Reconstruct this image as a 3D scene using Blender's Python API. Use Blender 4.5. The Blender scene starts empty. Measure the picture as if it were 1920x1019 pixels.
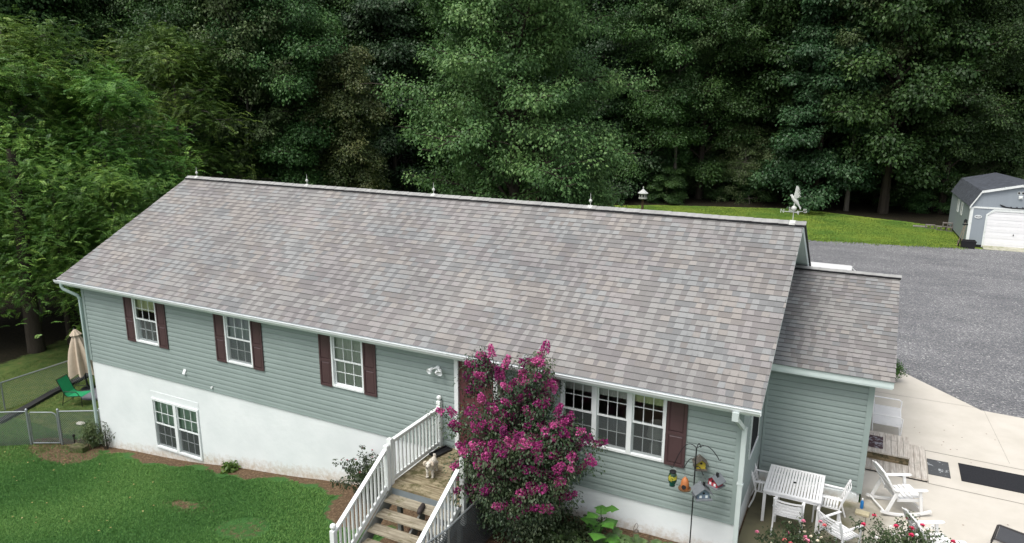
import bpy, bmesh, math, random
import numpy as np
from mathutils import Vector, Matrix
random.seed(7)
rng = np.random.default_rng(11)
C = bpy.context.scene.collection
SC = bpy.context.scene
rad = math.radians

# ------------------------------------------------------------------ camera
cam_d = bpy.data.cameras.new('camera'); cam = bpy.data.objects.new('camera', cam_d); C.objects.link(cam)
RX = Vector((0.89243252, 0.45114502, 0.00568882)); UX = Vector((-0.10999683, 0.20532735, 0.97249235)); FX = Vector((-0.43756701, 0.86850956, -0.23286532))
CAM = Vector((21.567, -13.264, 8.092))
m = Matrix((RX, UX, -FX)).transposed().to_4x4(); m.translation = CAM
cam.matrix_world = m
cam_d.sensor_width = 36; cam_d.lens = 36*1352.97/1920; cam_d.clip_start = .1; cam_d.clip_end = 2000
SC.camera = cam

# ------------------------------------------------------------------ light: overcast day
SUN_EL, SUN_AZ = rad(62), rad(200)      # azimuth from +Y clockwise
w = bpy.data.worlds.new("World"); SC.world = w; w.use_nodes = True
nt = w.node_tree; bg = nt.nodes['Background']
sky = nt.nodes.new('ShaderNodeTexSky'); sky.sky_type = 'NISHITA'; sky.sun_disc = False
sky.sun_elevation = SUN_EL; sky.sun_rotation = SUN_AZ; sky.air_density = 1.0; sky.dust_density = 4.0; sky.ozone_density = 1.0
hs = nt.nodes.new('ShaderNodeHueSaturation'); hs.inputs['Saturation'].default_value = .34
nt.links.new(sky.outputs[0], hs.inputs['Color']); nt.links.new(hs.outputs[0], bg.inputs['Color'])
bg.inputs['Strength'].default_value = 0.145
sd = bpy.data.lights.new('sun', 'SUN'); sd.energy = 1.4; sd.angle = rad(25); sd.color = (1, .97, .92)
so = bpy.data.objects.new('sun', sd); C.objects.link(so)
sv = Vector((math.sin(SUN_AZ)*math.cos(SUN_EL), math.cos(SUN_AZ)*math.cos(SUN_EL), math.sin(SUN_EL)))
so.rotation_euler = sv.to_track_quat('Z', 'Y').to_euler()
so.location = (10, -10, 40)
SC.view_settings.view_transform = 'Standard'; SC.view_settings.look = 'None'; SC.view_settings.gamma = 1
SC.view_settings.exposure = 0.62
SC.render.engine = 'CYCLES'
SC.cycles.max_bounces = 6; SC.cycles.diffuse_bounces = 3; SC.cycles.transparent_max_bounces = 12
SC.cycles.use_denoising = True

# ------------------------------------------------------------------ materials
MATS = {}
def newmat(name):
    mt = bpy.data.materials.new(name); mt.use_nodes = True
    n = mt.node_tree.nodes; return mt, n, mt.node_tree.links, n['Principled BSDF']
def ramp(n, stops):
    r = n.new('ShaderNodeValToRGB'); e = r.color_ramp.elements
    while len(e) < len(stops): e.new(.5)
    for i, (p, c) in enumerate(stops):
        e[i].position = p; e[i].color = (c[0], c[1], c[2], 1) if len(c) == 3 else c
    return r
def pm(name, col, rough=.6, var=.12, scale=3.0, bump=.05, bscale=60, spec=.4, metallic=0, stretch=None, col2=None, dirt=None):
    """principled with two noise scales of natural variation"""
    if name in MATS: return MATS[name]
    mt, n, L, b = newmat(name)
    tc = n.new('ShaderNodeTexCoord'); mp = n.new('ShaderNodeMapping'); L.new(tc.outputs['Object'], mp.inputs[0])
    if stretch: mp.inputs['Scale'].default_value = stretch
    nz = n.new('ShaderNodeTexNoise'); nz.inputs['Scale'].default_value = scale; nz.inputs['Detail'].default_value = 6
    nz.inputs['Roughness'].default_value = .65
    L.new(mp.outputs[0], nz.inputs['Vector'])
    a = [c*(1-var) for c in col]; c2 = col2 if col2 else [min(1, c*(1+var)) for c in col]
    r = ramp(n, [(.3, a), (.7, c2)]); L.new(nz.outputs['Fac'], r.inputs[0])
    out = r.outputs[0]
    if dirt:
        n3 = n.new('ShaderNodeTexNoise'); n3.inputs['Scale'].default_value = dirt[1]; n3.inputs['Detail'].default_value = 8; n3.inputs['Roughness'].default_value = .7
        L.new(mp.outputs[0], n3.inputs['Vector'])
        r3 = ramp(n, [(dirt[2], (0, 0, 0)), (dirt[3], (1, 1, 1))]); L.new(n3.outputs['Fac'], r3.inputs[0])
        mx = n.new('ShaderNodeMix'); mx.data_type = 'RGBA'; L.new(r3.outputs[0], mx.inputs['Factor']); L.new(out, mx.inputs['A'])
        mx.inputs['B'].default_value = (*dirt[0], 1); out = mx.outputs['Result']
    L.new(out, b.inputs['Base Color'])
    b.inputs['Roughness'].default_value = rough; b.inputs['Metallic'].default_value = metallic
    b.inputs['Specular IOR Level'].default_value = spec
    if bump:
        n2 = n.new('ShaderNodeTexNoise'); n2.inputs['Scale'].default_value = bscale; n2.inputs['Detail'].default_value = 4
        L.new(mp.outputs[0], n2.inputs['Vector'])
        bp = n.new('ShaderNodeBump'); bp.inputs['Strength'].default_value = min(1, bump*4); bp.inputs['Distance'].default_value = .01
        L.new(n2.outputs['Fac'], bp.inputs['Height']); L.new(bp.outputs[0], b.inputs['Normal'])
    MATS[name] = mt; return mt

def leafmat(name, dark, mid, light, trans=.25, rough=.5, spec=.35, hue=.02):
    if name in MATS: return MATS[name]
    mt, n, L, b = newmat(name)
    at = n.new('ShaderNodeAttribute'); at.attribute_name = 'tint'
    r = ramp(n, [(0, dark), (.5, mid), (1, light)]); L.new(at.outputs['Fac'], r.inputs[0])
    oi = n.new('ShaderNodeObjectInfo'); hv = n.new('ShaderNodeHueSaturation')
    m1 = n.new('ShaderNodeMapRange'); m1.inputs['To Min'].default_value = .5-hue; m1.inputs['To Max'].default_value = .5+hue
    m2 = n.new('ShaderNodeMapRange'); m2.inputs['To Min'].default_value = .72; m2.inputs['To Max'].default_value = 1.22
    L.new(oi.outputs['Random'], m1.inputs['Value']); L.new(oi.outputs['Random'], m2.inputs['Value'])
    L.new(m1.outputs[0], hv.inputs['Hue']); L.new(m2.outputs[0], hv.inputs['Value']); L.new(r.outputs[0], hv.inputs['Color'])
    L.new(hv.outputs[0], b.inputs['Base Color']); b.inputs['Roughness'].default_value = rough; b.inputs['Specular IOR Level'].default_value = spec
    tr = n.new('ShaderNodeBsdfTranslucent'); L.new(hv.outputs[0], tr.inputs['Color'])
    ms = n.new('ShaderNodeMixShader'); ms.inputs[0].default_value = trans
    L.new(b.outputs[0], ms.inputs[1]); L.new(tr.outputs[0], ms.inputs[2]); L.new(ms.outputs[0], n['Material Output'].inputs['Surface'])
    MATS[name] = mt; return mt

def glassmat(name, tint=(.75, .8, .8), refl=.22):
    if name in MATS: return MATS[name]
    mt, n, L, b = newmat(name); n.remove(b)
    t = n.new('ShaderNodeBsdfTransparent'); t.inputs[0].default_value = (*tint, 1)
    g = n.new('ShaderNodeBsdfGlossy'); g.inputs['Roughness'].default_value = .02; g.inputs['Color'].default_value = (.9, .95, .95, 1)
    lw = n.new('ShaderNodeLayerWeight'); lw.inputs['Blend'].default_value = refl
    ms = n.new('ShaderNodeMixShader'); L.new(lw.outputs['Fresnel'], ms.inputs[0]); L.new(t.outputs[0], ms.inputs[1]); L.new(g.outputs[0], ms.inputs[2])
    L.new(ms.outputs[0], n['Material Output'].inputs['Surface']); MATS[name] = mt; return mt

def woodmat(name, pale, dark, moss, axis, mosslo=.52):
    """weathered boards: grain stretched along one axis, blotches of moss/wear"""
    if name in MATS: return MATS[name]
    mt, n, L, b = newmat(name)
    tc = n.new('ShaderNodeTexCoord'); mp = n.new('ShaderNodeMapping'); L.new(tc.outputs['Object'], mp.inputs[0])
    s = [14, 14, 14]; s[axis] = 1.2; mp.inputs['Scale'].default_value = s
    nz = n.new('ShaderNodeTexNoise'); nz.inputs['Scale'].default_value = 1.6; nz.inputs['Detail'].default_value = 8; nz.inputs['Roughness'].default_value = .7
    L.new(mp.outputs[0], nz.inputs['Vector'])
    r = ramp(n, [(.36, dark), (.6, pale)]); L.new(nz.outputs['Fac'], r.inputs[0])
    n2 = n.new('ShaderNodeTexNoise'); n2.inputs['Scale'].default_value = 3.2; n2.inputs['Detail'].default_value = 7; n2.inputs['Roughness'].default_value = .75
    L.new(tc.outputs['Object'], n2.inputs['Vector'])
    r2 = ramp(n, [(mosslo, (0, 0, 0)), (mosslo+.1, (1, 1, 1))]); L.new(n2.outputs['Fac'], r2.inputs[0])
    mx = n.new('ShaderNodeMix'); mx.data_type = 'RGBA'; L.new(r2.outputs[0], mx.inputs['Factor']); L.new(r.outputs[0], mx.inputs['A']); mx.inputs['B'].default_value = (*moss, 1)
    L.new(mx.outputs['Result'], b.inputs['Base Color']); b.inputs['Roughness'].default_value = .85; b.inputs['Specular IOR Level'].default_value = .2
    bp = n.new('ShaderNodeBump'); bp.inputs['Strength'].default_value = .5; bp.inputs['Distance'].default_value = .01
    L.new(nz.outputs['Fac'], bp.inputs['Height']); L.new(bp.outputs[0], b.inputs['Normal'])
    MATS[name] = mt; return mt

# ------------------------------------------------------------------ mesh builder
class MB:
    def __init__(s): s.v = []; s.f = []
    def add(s, vs, fs):
        o = len(s.v); s.v += [tuple(p) for p in vs]; s.f += [tuple(i+o for i in f) for f in fs]; return s
    def box(s, x0, x1, y0, y1, z0, z1, M=None):
        vs = [Vector(p) for p in ((x0,y0,z0),(x1,y0,z0),(x1,y1,z0),(x0,y1,z0),(x0,y0,z1),(x1,y0,z1),(x1,y1,z1),(x0,y1,z1))]
        if M: vs = [M @ p for p in vs]
        return s.add(vs, [(0,3,2,1),(4,5,6,7),(0,1,5,4),(1,2,6,5),(2,3,7,6),(3,0,4,7)])
    def bar(s, p0, p1, w, h=None, up=(0,0,1), taper=1):
        p0, p1 = Vector(p0), Vector(p1); h = w if h is None else h
        d = (p1-p0).normalized(); u = Vector(up)
        if abs(d.dot(u)) > .98: u = Vector((0,1,0))
        sd = d.cross(u).normalized(); u = sd.cross(d)
        vs = []
        for p, k in ((p0, 1), (p1, taper)):
            for a, b in ((-1,-1),(1,-1),(1,1),(-1,1)): vs.append(p+sd*(a*w/2*k)+u*(b*h/2*k))
        return s.add(vs, [(0,3,2,1),(4,5,6,7),(0,1,5,4),(1,2,6,5),(2,3,7,6),(3,0,4,7)])
    def tube(s, pts, r, n=8, cap=True):
        pts = [Vector(p) for p in pts]; rs = r if isinstance(r, (list, tuple)) else [r]*len(pts)
        vs = []; prev = None
        for i, p in enumerate(pts):
            d = (pts[min(i+1, len(pts)-1)]-pts[max(i-1, 0)]).normalized()
            if prev is None:
                a = Vector((0,0,1)) if abs(d.z) < .9 else Vector((1,0,0)); u = d.cross(a).normalized()
            else: u = (prev-d*prev.dot(d)).normalized()
            prev = u; w_ = d.cross(u)
            for k in range(n):
                t = 2*math.pi*k/n; vs.append(p+(u*math.cos(t)+w_*math.sin(t))*rs[i])
        fs = [(i*n+k, i*n+(k+1) % n, (i+1)*n+(k+1) % n, (i+1)*n+k) for i in range(len(pts)-1) for k in range(n)]
        if cap: fs += [tuple(range(n-1, -1, -1)), tuple((len(pts)-1)*n+k for k in range(n))]
        return s.add(vs, fs)
    def lathe(s, prof, c=(0,0,0), n=16, M=None):
        c = Vector(c); vs = []
        for r, z in prof:
            for k in range(n):
                t = 2*math.pi*k/n; p = Vector((r*math.cos(t), r*math.sin(t), z)); vs.append((M @ p if M else p)+c)
        fs = [(i*n+k, i*n+(k+1) % n, (i+1)*n+(k+1) % n, (i+1)*n+k) for i in range(len(prof)-1) for k in range(n)]
        fs += [tuple(range(n-1, -1, -1)), tuple((len(prof)-1)*n+k for k in range(n))]
        return s.add(vs, fs)
    def prism(s, poly, a, b, axis='y'):
        """poly in the plane normal to axis, extruded a..b"""
        f = {'y': lambda p, t: (p[0], t, p[1]), 'x': lambda p, t: (t, p[0], p[1]), 'z': lambda p, t: (p[0], p[1], t)}[axis]
        n = len(poly); vs = [f(p, a) for p in poly]+[f(p, b) for p in poly]
        return s.add(vs, [tuple(range(n-1, -1, -1)), tuple(range(n, 2*n))]+[(i, (i+1) % n, n+(i+1) % n, n+i) for i in range(n)])
    def quad(s, *p): return s.add(p, [tuple(range(len(p)))])
    def build(s, name, mat, parent=None, world=False, smooth=False, bevel=0):
        me = bpy.data.meshes.new(name); v = s.v
        if parent is not None and world:
            o = parent.matrix_world_loc; v = [(p[0]-o[0], p[1]-o[1], p[2]-o[2]) for p in v]
        me.from_pydata(v, [], s.f)
        bm = bmesh.new(); bm.from_mesh(me); bmesh.ops.recalc_face_normals(bm, faces=bm.faces); bm.to_mesh(me); bm.free()
        if smooth:
            me.polygons.foreach_set('use_smooth', [True]*len(me.polygons))
            try: me.set_sharp_from_angle(angle=rad(40))
            except Exception: pass
        me.materials.append(mat); ob = bpy.data.objects.new(name, me); C.objects.link(ob)
        if parent is not None: ob.parent = parent if not isinstance(parent, Root) else parent.o
        if bevel:
            bv = ob.modifiers.new('bevel', 'BEVEL'); bv.width = bevel; bv.segments = 1; bv.limit_method = 'ANGLE'
        return ob
class Root:
    """an Empty at the thing's base; parts may be given in world coordinates"""
    def __init__(s, name, label, cat, loc=(0,0,0), rz=0, group=None, label_only=None):
        o = bpy.data.objects.new(name, None); C.objects.link(o); o.location = loc; o.rotation_euler = (0,0,rz)
        o['label'] = label; o['category'] = cat; o.empty_display_size = .2
        if group: o['group'] = group
        s.o = o; s.matrix_world_loc = loc
class Sub:
    """a part (mesh object) as the parent of sub-parts, remembering the root's offset"""
    def __init__(s, ob, root): s.o = ob; s.matrix_world_loc = root.matrix_world_loc
def sub(mb, name, mat, part, root, world=True, **k):
    ob = mb.build(name, mat, None, False, **k)
    if world:
        o = root.matrix_world_loc; ob.data.transform(Matrix.Translation((-o[0], -o[1], -o[2])))
    ob.parent = part; return ob
def tag(o, label, cat, group=None, kind=None):
    if kind: o['kind'] = kind
    o['label'] = label; o['category'] = cat
    if group: o['group'] = group
    return o
def struct(o, kind='structure'): o['kind'] = kind; return o
def dup(o, parent=None, loc=None, rz=None, scale=None, label=None, group=None):
    c = o.copy(); C.objects.link(c)
    if parent is not None: c.parent = parent
    for ch in o.children: dup(ch, c)
    if loc is not None: c.location = loc
    if rz is not None: c.rotation_euler = (0, 0, rz)
    if scale is not None: c.scale = scale if hasattr(scale, '__len__') else (scale,)*3
    if label: c['label'] = label
    if group: c['group'] = group
    return c

def leafobj(name, P, D, N, L, W, tint, mat, parent=None, fold=.12):
    """n separate leaf-shaped quads as one mesh"""
    P = np.asarray(P, float); n = len(P)
    D = D/np.linalg.norm(D, axis=1, keepdims=True); S = np.cross(D, N); S /= np.linalg.norm(S, axis=1, keepdims=True)+1e-9
    Nn = np.cross(S, D)
    L = np.asarray(L)[:, None]*np.ones((n, 1)); W = np.asarray(W)[:, None]*np.ones((n, 1))
    V = np.empty((n, 4, 3)); V[:, 0] = P; V[:, 1] = P+D*L*.45+S*W/2+Nn*W*fold; V[:, 2] = P+D*L-Nn*L*fold; V[:, 3] = P+D*L*.45-S*W/2+Nn*W*fold
    me = bpy.data.meshes.new(name); me.vertices.add(4*n); me.vertices.foreach_set('co', V.reshape(-1))
    me.loops.add(4*n); me.loops.foreach_set('vertex_index', np.arange(4*n, dtype=np.int32))
    me.polygons.add(n); me.polygons.foreach_set('loop_start', np.arange(0, 4*n, 4, dtype=np.int32))
    me.update(calc_edges=True); me.validate()
    a = me.attributes.new('tint', 'FLOAT', 'POINT'); a.data.foreach_set('value', np.repeat(np.clip(tint, 0, 1), 4).astype(np.float32))
    me.materials.append(mat); ob = bpy.data.objects.new(name, me); C.objects.link(ob)
    if parent is not None: ob.parent = parent.o if isinstance(parent, (Root, Sub)) else parent
    return ob
def rnd_unit(n):
    v = rng.normal(size=(n, 3)); return v/np.linalg.norm(v, axis=1, keepdims=True)
# ------------------------------------------------------------------ colours shared by the building
M_SID = pm('sage_siding', (.262, .316, .302), .45, .05, 1.2, .01, 30, .4, dirt=((.235, .285, .27), 2.2, .55, .8))
M_TRIM = pm('sage_trim', (.275, .335, .32), .45, .04, 2, 0)
M_WHITE = pm('white_vinyl', (.74, .77, .77), .4, .03, 3, 0, dirt=((.58, .62, .60), 3.5, .55, .8))
M_WPAINT = pm('white_rail_paint', (.74, .77, .75), .5, .05, 4, .02, 60, .4, dirt=((.50, .55, .47), 6, .56, .72))
M_BURG = pm('burgundy', (.074, .042, .044), .45, .08, 4, .02, 40)
M_DOOR = pm('door_red', (.105, .038, .042), .4, .06, 3, 0)
M_BLACK = pm('black_plastic', (.012, .012, .014), .5, .1, 5, 0)
M_DARKMETAL = pm('dark_metal', (.02, .022, .024), .45, .1, 8, 0, metallic=.4)
M_GALV = pm('galvanised', (.33, .36, .37), .4, .12, 9, 0, metallic=.6)
M_ROOM = pm('room_wall', (.34, .32, .28), .9, .05, 2, 0)
M_GLASS = glassmat('window_glass', (.8, .84, .82), .36)
M_BLINDW = pm('blind_white', (.62, .62, .57), .7, .05, 3, .05, 30, stretch=(.2, .2, 8))
M_BLINDY = pm('blind_yellow', (.66, .68, .40), .7, .06, 3, .05, 30, stretch=(.2, .2, 8))
M_BLINDG = pm('blind_green', (.50, .62, .52), .7, .06, 3, .05, 30, stretch=(6, 6, .3))
M_CURT = pm('curtain_lilac', (.50, .50, .54), .8, .12, 3, .1, 20, stretch=(7, 7, .4))
M_SCREEN = glassmat('insect_screen_or_dark_sheet', (.85, .86, .86), .05)
_n = M_SCREEN.node_tree.nodes; _l = M_SCREEN.node_tree.links; _d = _n.new('ShaderNodeBsdfDiffuse'); _d.inputs[0].default_value = (.13, .145, .145, 1); _m = _n.new('ShaderNodeMixShader'); _m.inputs[0].default_value = .38
_s = _n['Material Output'].inputs['Surface'].links[0].from_socket; _l.new(_s, _m.inputs[1]); _l.new(_d.outputs[0], _m.inputs[2]); _l.new(_m.outputs[0], _n['Material Output'].inputs['Surface'])

# stucco: white, with soil splashed along the foot
def stucco():
    mt, n, L, b = newmat('painted_block')
    tc = n.new('ShaderNodeTexCoord'); geo = n.new('ShaderNodeNewGeometry')
    n1 = n.new('ShaderNodeTexNoise'); n1.inputs['Scale'].default_value = .9; n1.inputs['Detail'].default_value = 8; L.new(geo.outputs['Position'], n1.inputs['Vector'])
    r = ramp(n, [(.3, (.66, .70, .70)), (.7, (.76, .79, .79))]); L.new(n1.outputs['Fac'], r.inputs[0])
    sep = n.new('ShaderNodeSeparateXYZ'); L.new(geo.outputs['Position'], sep.inputs[0])
    # stain height above grade: grade runs from z -3 (x 0) to -.75 (x 16)
    mr = n.new('ShaderNodeMapRange'); mr.inputs['From Min'].default_value = 0; mr.inputs['From Max'].default_value = 16; mr.inputs['To Min'].default_value = -3.02; mr.inputs['To Max'].default_value = -.78
    L.new(sep.outputs['X'], mr.inputs['Value'])
    d = n.new('ShaderNodeMath'); d.operation = 'SUBTRACT'; L.new(sep.outputs['Z'], d.inputs[0]); L.new(mr.outputs[0], d.inputs[1])
    mr2 = n.new('ShaderNodeMapRange'); mr2.inputs['From Min'].default_value = .65; mr2.inputs['From Max'].default_value = 0; L.new(d.outputs[0], mr2.inputs['Value'])
    n2 = n.new('ShaderNodeTexNoise'); n2.inputs['Scale'].default_value = 7; n2.inputs['Detail'].default_value = 9; n2.inputs['Roughness'].default_value = .75; L.new(geo.outputs['Position'], n2.inputs['Vector'])
    mu = n.new('ShaderNodeMath'); mu.operation = 'MULTIPLY'; L.new(mr2.outputs[0], mu.inputs[0]); L.new(n2.outputs['Fac'], mu.inputs[1])
    r2 = ramp(n, [(.28, (0, 0, 0)), (.62, (.85, .85, .85))]); L.new(mu.outputs[0], r2.inputs[0])
    mx = n.new('ShaderNodeMix'); mx.data_type = 'RGBA'; L.new(r2.outputs[0], mx.inputs['Factor']); L.new(r.outputs[0], mx.inputs['A']); mx.inputs['B'].default_value = (.40, .31, .20, 1)
    L.new(mx.outputs['Result'], b.inputs['Base Color']); b.inputs['Roughness'].default_value = .8
    n3 = n.new('ShaderNodeTexNoise'); n3.inputs['Scale'].default_value = 5; n3.inputs['Detail'].default_value = 6; L.new(geo.outputs['Position'], n3.inputs['Vector'])
    bp = n.new('ShaderNodeBump'); bp.inputs['Strength'].default_value = .35; bp.inputs['Distance'].default_value = .02; L.new(n3.outputs['Fac'], bp.inputs['Height']); L.new(bp.outputs[0], b.inputs['Normal'])
    return mt
M_STUC = stucco()

# ------------------------------------------------------------------ terrain
FZ = [(-100,-3.6),(-20,-3.15),(-3,-3.06),(0.16,-3.0),(2.53,-2.72),(4.66,-2.47),(7.25,-2.1),(9.19,-1.81),(10.8,-1.64),(13,-1.32),(16,-.84),(18,-.76),(21,-.74),(200,-.74)]
BZ = [(-100,-3.2),(-15,-3.0),(-7,-.74),(200,-.74)]
def sstep(a, b, x): t = np.clip((x-a)/(b-a), 0, 1); return t*t*(3-2*t)
def treeline_y(x): return np.interp(x, [-14,-9,-3,5,16,26,36,60], [10,28,42,47.5,51,47,50,50])
def gz(x, y):
    x = np.asarray(x, float); y = np.asarray(y, float)
    f = np.interp(x, *zip(*FZ)); b = np.interp(x, *zip(*BZ)); t = sstep(9, 22, y)
    z = f*(1-t)+b*t
    z = z+np.where((y < -.8) & (x < 14), .035*np.minimum(0, y+.8), 0)*sstep(14, 11, x)
    d = (x-21.6)*-.45+(y+13.3)*.893
    z = z+.22*np.maximum(0, d-74)+.10*np.maximum(0, -17-x)
    return z
def gz1(x, y): return float(gz(x, y))
def make_ground():
    xs = np.concatenate([np.arange(-230, -16, 9), np.arange(-16, 31, .28), np.arange(31, 60, 2), np.arange(60, 240, 12)])
    ys = np.concatenate([np.arange(-60, -12, 4), np.arange(-12, 13, .28), np.arange(13, 62, 1.2), np.arange(62, 240, 8)])
    X, Y = np.meshgrid(xs, ys); Z = gz(X, Y)
    Z = Z+.02*np.sin(X*1.3+np.sin(Y*.9)*1.5)*np.cos(Y*1.1)*((X < 12) | (Y > 14))
    nx, ny = len(xs), len(ys); V = np.stack([X, Y, Z], -1).reshape(-1, 3)
    idx = np.arange(nx*ny).reshape(ny, nx); F = np.stack([idx[:-1,:-1], idx[:-1,1:], idx[1:,1:], idx[1:,:-1]], -1).reshape(-1, 4)
    me = bpy.data.meshes.new('ground'); me.from_pydata(V.tolist(), [], F.tolist())
    x, y = V[:, 0], V[:, 1]
    soil = np.zeros(len(V))
    wv = .25*np.sin(x*1.7)+.18*np.sin(x*4.1+1)
    soil = np.maximum(soil, sstep(-.50+wv*.6, -.16+wv*.6, y)*sstep(.6, .2, y)*((x > -1.2) & (x < 13)))           # strip at the wall
    soil = np.maximum(soil, sstep(1.5, .8, np.hypot((x-11.6)*.9, (y+.6))))                                # round the rose
    soil = np.maximum(soil, ((x > 12.7) & (x < 19.9) & (y < 3) & (y > -6.5)).astype(float))                  # planting bed and under the steps
    soil = np.maximum(soil, .95*sstep(1.3, .5, np.hypot((x+.9)*.55, (y+.75)*1.3)))                          # worn gateway
    soil = np.maximum(soil, .8*sstep(1, .3, np.hypot((x+4.5)*.25, (y+1.9)*1.1)))
    soil = np.maximum(soil, (.48)*sstep(1.1, .1, np.hypot((x-9.0)*.55, (y+2.5)*.9)))                            # bare patches
    soil = np.maximum(soil, .55*sstep(1.4, .1, np.hypot((x-6.4)*.5, (y+2.0)*1.5)))
    soil = np.maximum(soil, .5*sstep(1.4, .1, np.hypot((x-11.6)*.6, (y+3.9)*1.)))
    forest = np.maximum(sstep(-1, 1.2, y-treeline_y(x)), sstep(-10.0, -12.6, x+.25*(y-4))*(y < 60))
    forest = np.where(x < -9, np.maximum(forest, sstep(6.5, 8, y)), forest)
    back = sstep(20, 30, y); side = sstep(-.9, -2.2, x)*sstep(-1.6, -.4, y+.45*(x+1)*.0-.3*np.minimum(0, x+1.3))*(y < 14)
    a = me.attributes.new('mask', 'FLOAT_COLOR', 'POINT')
    a.data.foreach_set('color', np.stack([soil, forest, back, side], -1).astype(np.float32).reshape(-1))
    me.polygons.foreach_set('use_smooth', [True]*len(me.polygons))
    mt, n, L, b = newmat('ground')
    at = n.new('ShaderNodeAttribute'); at.attribute_name = 'mask'; sp = n.new('ShaderNodeSeparateColor'); L.new(at.outputs['Color'], sp.inputs[0])
    geo = n.new('ShaderNodeNewGeometry')
    def noise(s, d=8, r=.65):
        q = n.new('ShaderNodeTexNoise'); q.inputs['Scale'].default_value = s; q.inputs['Detail'].default_value = d; q.inputs['Roughness'].default_value = r
        L.new(geo.outputs['Position'], q.inputs['Vector']); return q.outputs['Fac']
    def mix(f, a_, b_):
        q = n.new('ShaderNodeMix'); q.data_type = 'RGBA'; L.new(f, q.inputs['Factor']); L.new(a_, q.inputs['A']); L.new(b_, q.inputs['B']); return q.outputs['Result']
    def rp(f, st): r = ramp(n, st); L.new(f, r.inputs[0]); return r.outputs[0]
    big, mid, fine = noise(.35, 4), noise(2.2), noise(28, 6, .8)
    g1 = rp(mid, [(.3, (.030, .100, .022)), (.5, (.048, .135, .032)), (.72, (.085, .165, .040))])
    g1b = rp(fine, [(.3, (.016, .062, .014)), (.6, (.052, .14, .036)), (.8, (.105, .21, .06))])
    gm = n.new('ShaderNodeMix'); gm.data_type = 'RGBA'; gm.inputs['Factor'].default_value = .55; L.new(g1, gm.inputs['A']); L.new(g1b, gm.inputs['B'])
    g2 = rp(big, [(.35, (.085, .18, .028)), (.6, (.20, .27, .040))])
    olive = rp(noise(3.2), [(.35, (.055, .10, .026)), (.55, (.10, .14, .038)), (.7, (.15, .14, .055))])
    grass = mix(sp.outputs['Blue'], gm.outputs['Result'], g2); grass = mix(at.outputs['Alpha'], grass, olive)
    soilc = rp(noise(16, 9, .8), [(.3, (.035, .022, .014)), (.52, (.13, .085, .05)), (.7, (.30, .22, .14))])
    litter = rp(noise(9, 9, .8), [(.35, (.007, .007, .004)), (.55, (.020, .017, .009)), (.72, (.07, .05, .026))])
    def edge(src, k=1.1):
        a1 = n.new('ShaderNodeMath'); a1.operation = 'MULTIPLY_ADD'; L.new(noise(5, 8, .75), a1.inputs[0]); a1.inputs[1].default_value = k; a1.inputs[2].default_value = -k/2
        a2 = n.new('ShaderNodeMath'); a2.operation = 'ADD'; L.new(a1.outputs[0], a2.inputs[0]); L.new(src, a2.inputs[1])
        return rp(a2.outputs[0], [(.42, (0, 0, 0)), (.58, (1, 1, 1))])
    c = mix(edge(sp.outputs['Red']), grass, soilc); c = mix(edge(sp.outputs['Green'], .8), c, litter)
    L.new(c, b.inputs['Base Color']); b.inputs['Roughness'].default_value = .9; b.inputs['Specular IOR Level'].default_value = .15
    bp = n.new('ShaderNodeBump'); bp.inputs['Strength'].default_value = .8; bp.inputs['Distance'].default_value = .05; L.new(fine, bp.inputs['Height']); L.new(bp.outputs[0], b.inputs['Normal'])
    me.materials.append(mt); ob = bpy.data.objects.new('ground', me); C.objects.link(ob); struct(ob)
    return soil
make_ground()

# gravel drive
def gravelmat():
    mt, n, L, b = newmat('gravel'); geo = n.new('ShaderNodeNewGeometry')
    v = n.new('ShaderNodeTexVoronoi'); v.inputs['Scale'].default_value = 27; L.new(geo.outputs['Position'], v.inputs['Vector'])
    sc = n.new('ShaderNodeSeparateColor'); L.new(v.outputs['Color'], sc.inputs[0])
    r = ramp(n, [(0, (.085, .088, .095)), (.45, (.14, .143, .152)), (.8, (.20, .203, .212)), (.96, (.28, .28, .28)), (1, (.55, .54, .52))]); L.new(sc.outputs[0], r.inputs[0])
    n1 = n.new('ShaderNodeTexNoise'); n1.inputs['Scale'].default_value = .28; n1.inputs['Detail'].default_value = 9; n1.inputs['Roughness'].default_value = .62; mpg = n.new('ShaderNodeMapping'); mpg.inputs['Rotation'].default_value = (0, 0, .5); mpg.inputs['Scale'].default_value = (1, 2.2, 1); L.new(geo.outputs['Position'], mpg.inputs[0]); L.new(mpg.outputs[0], n1.inputs['Vector'])
    r1 = ramp(n, [(.33, (.78, .78, .79)), (.62, (1.15, 1.14, 1.12))]); L.new(n1.outputs['Fac'], r1.inputs[0])
    mx = n.new('ShaderNodeMix'); mx.data_type = 'RGBA'; mx.blend_type = 'MULTIPLY'; mx.inputs['Factor'].default_value = 1; L.new(r.outputs[0], mx.inputs['A']); L.new(r1.outputs[0], mx.inputs['B'])
    L.new(mx.outputs['Result'], b.inputs['Base Color']); b.inputs['Roughness'].default_value = .85
    bp = n.new('ShaderNodeBump'); bp.inputs['Strength'].default_value = .9; bp.inputs['Distance'].default_value = .02; L.new(v.outputs['Distance'], bp.inputs['Height']); L.new(bp.outputs[0], b.inputs['Normal'])
    return mt
M_GRAV = gravelmat()
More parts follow.
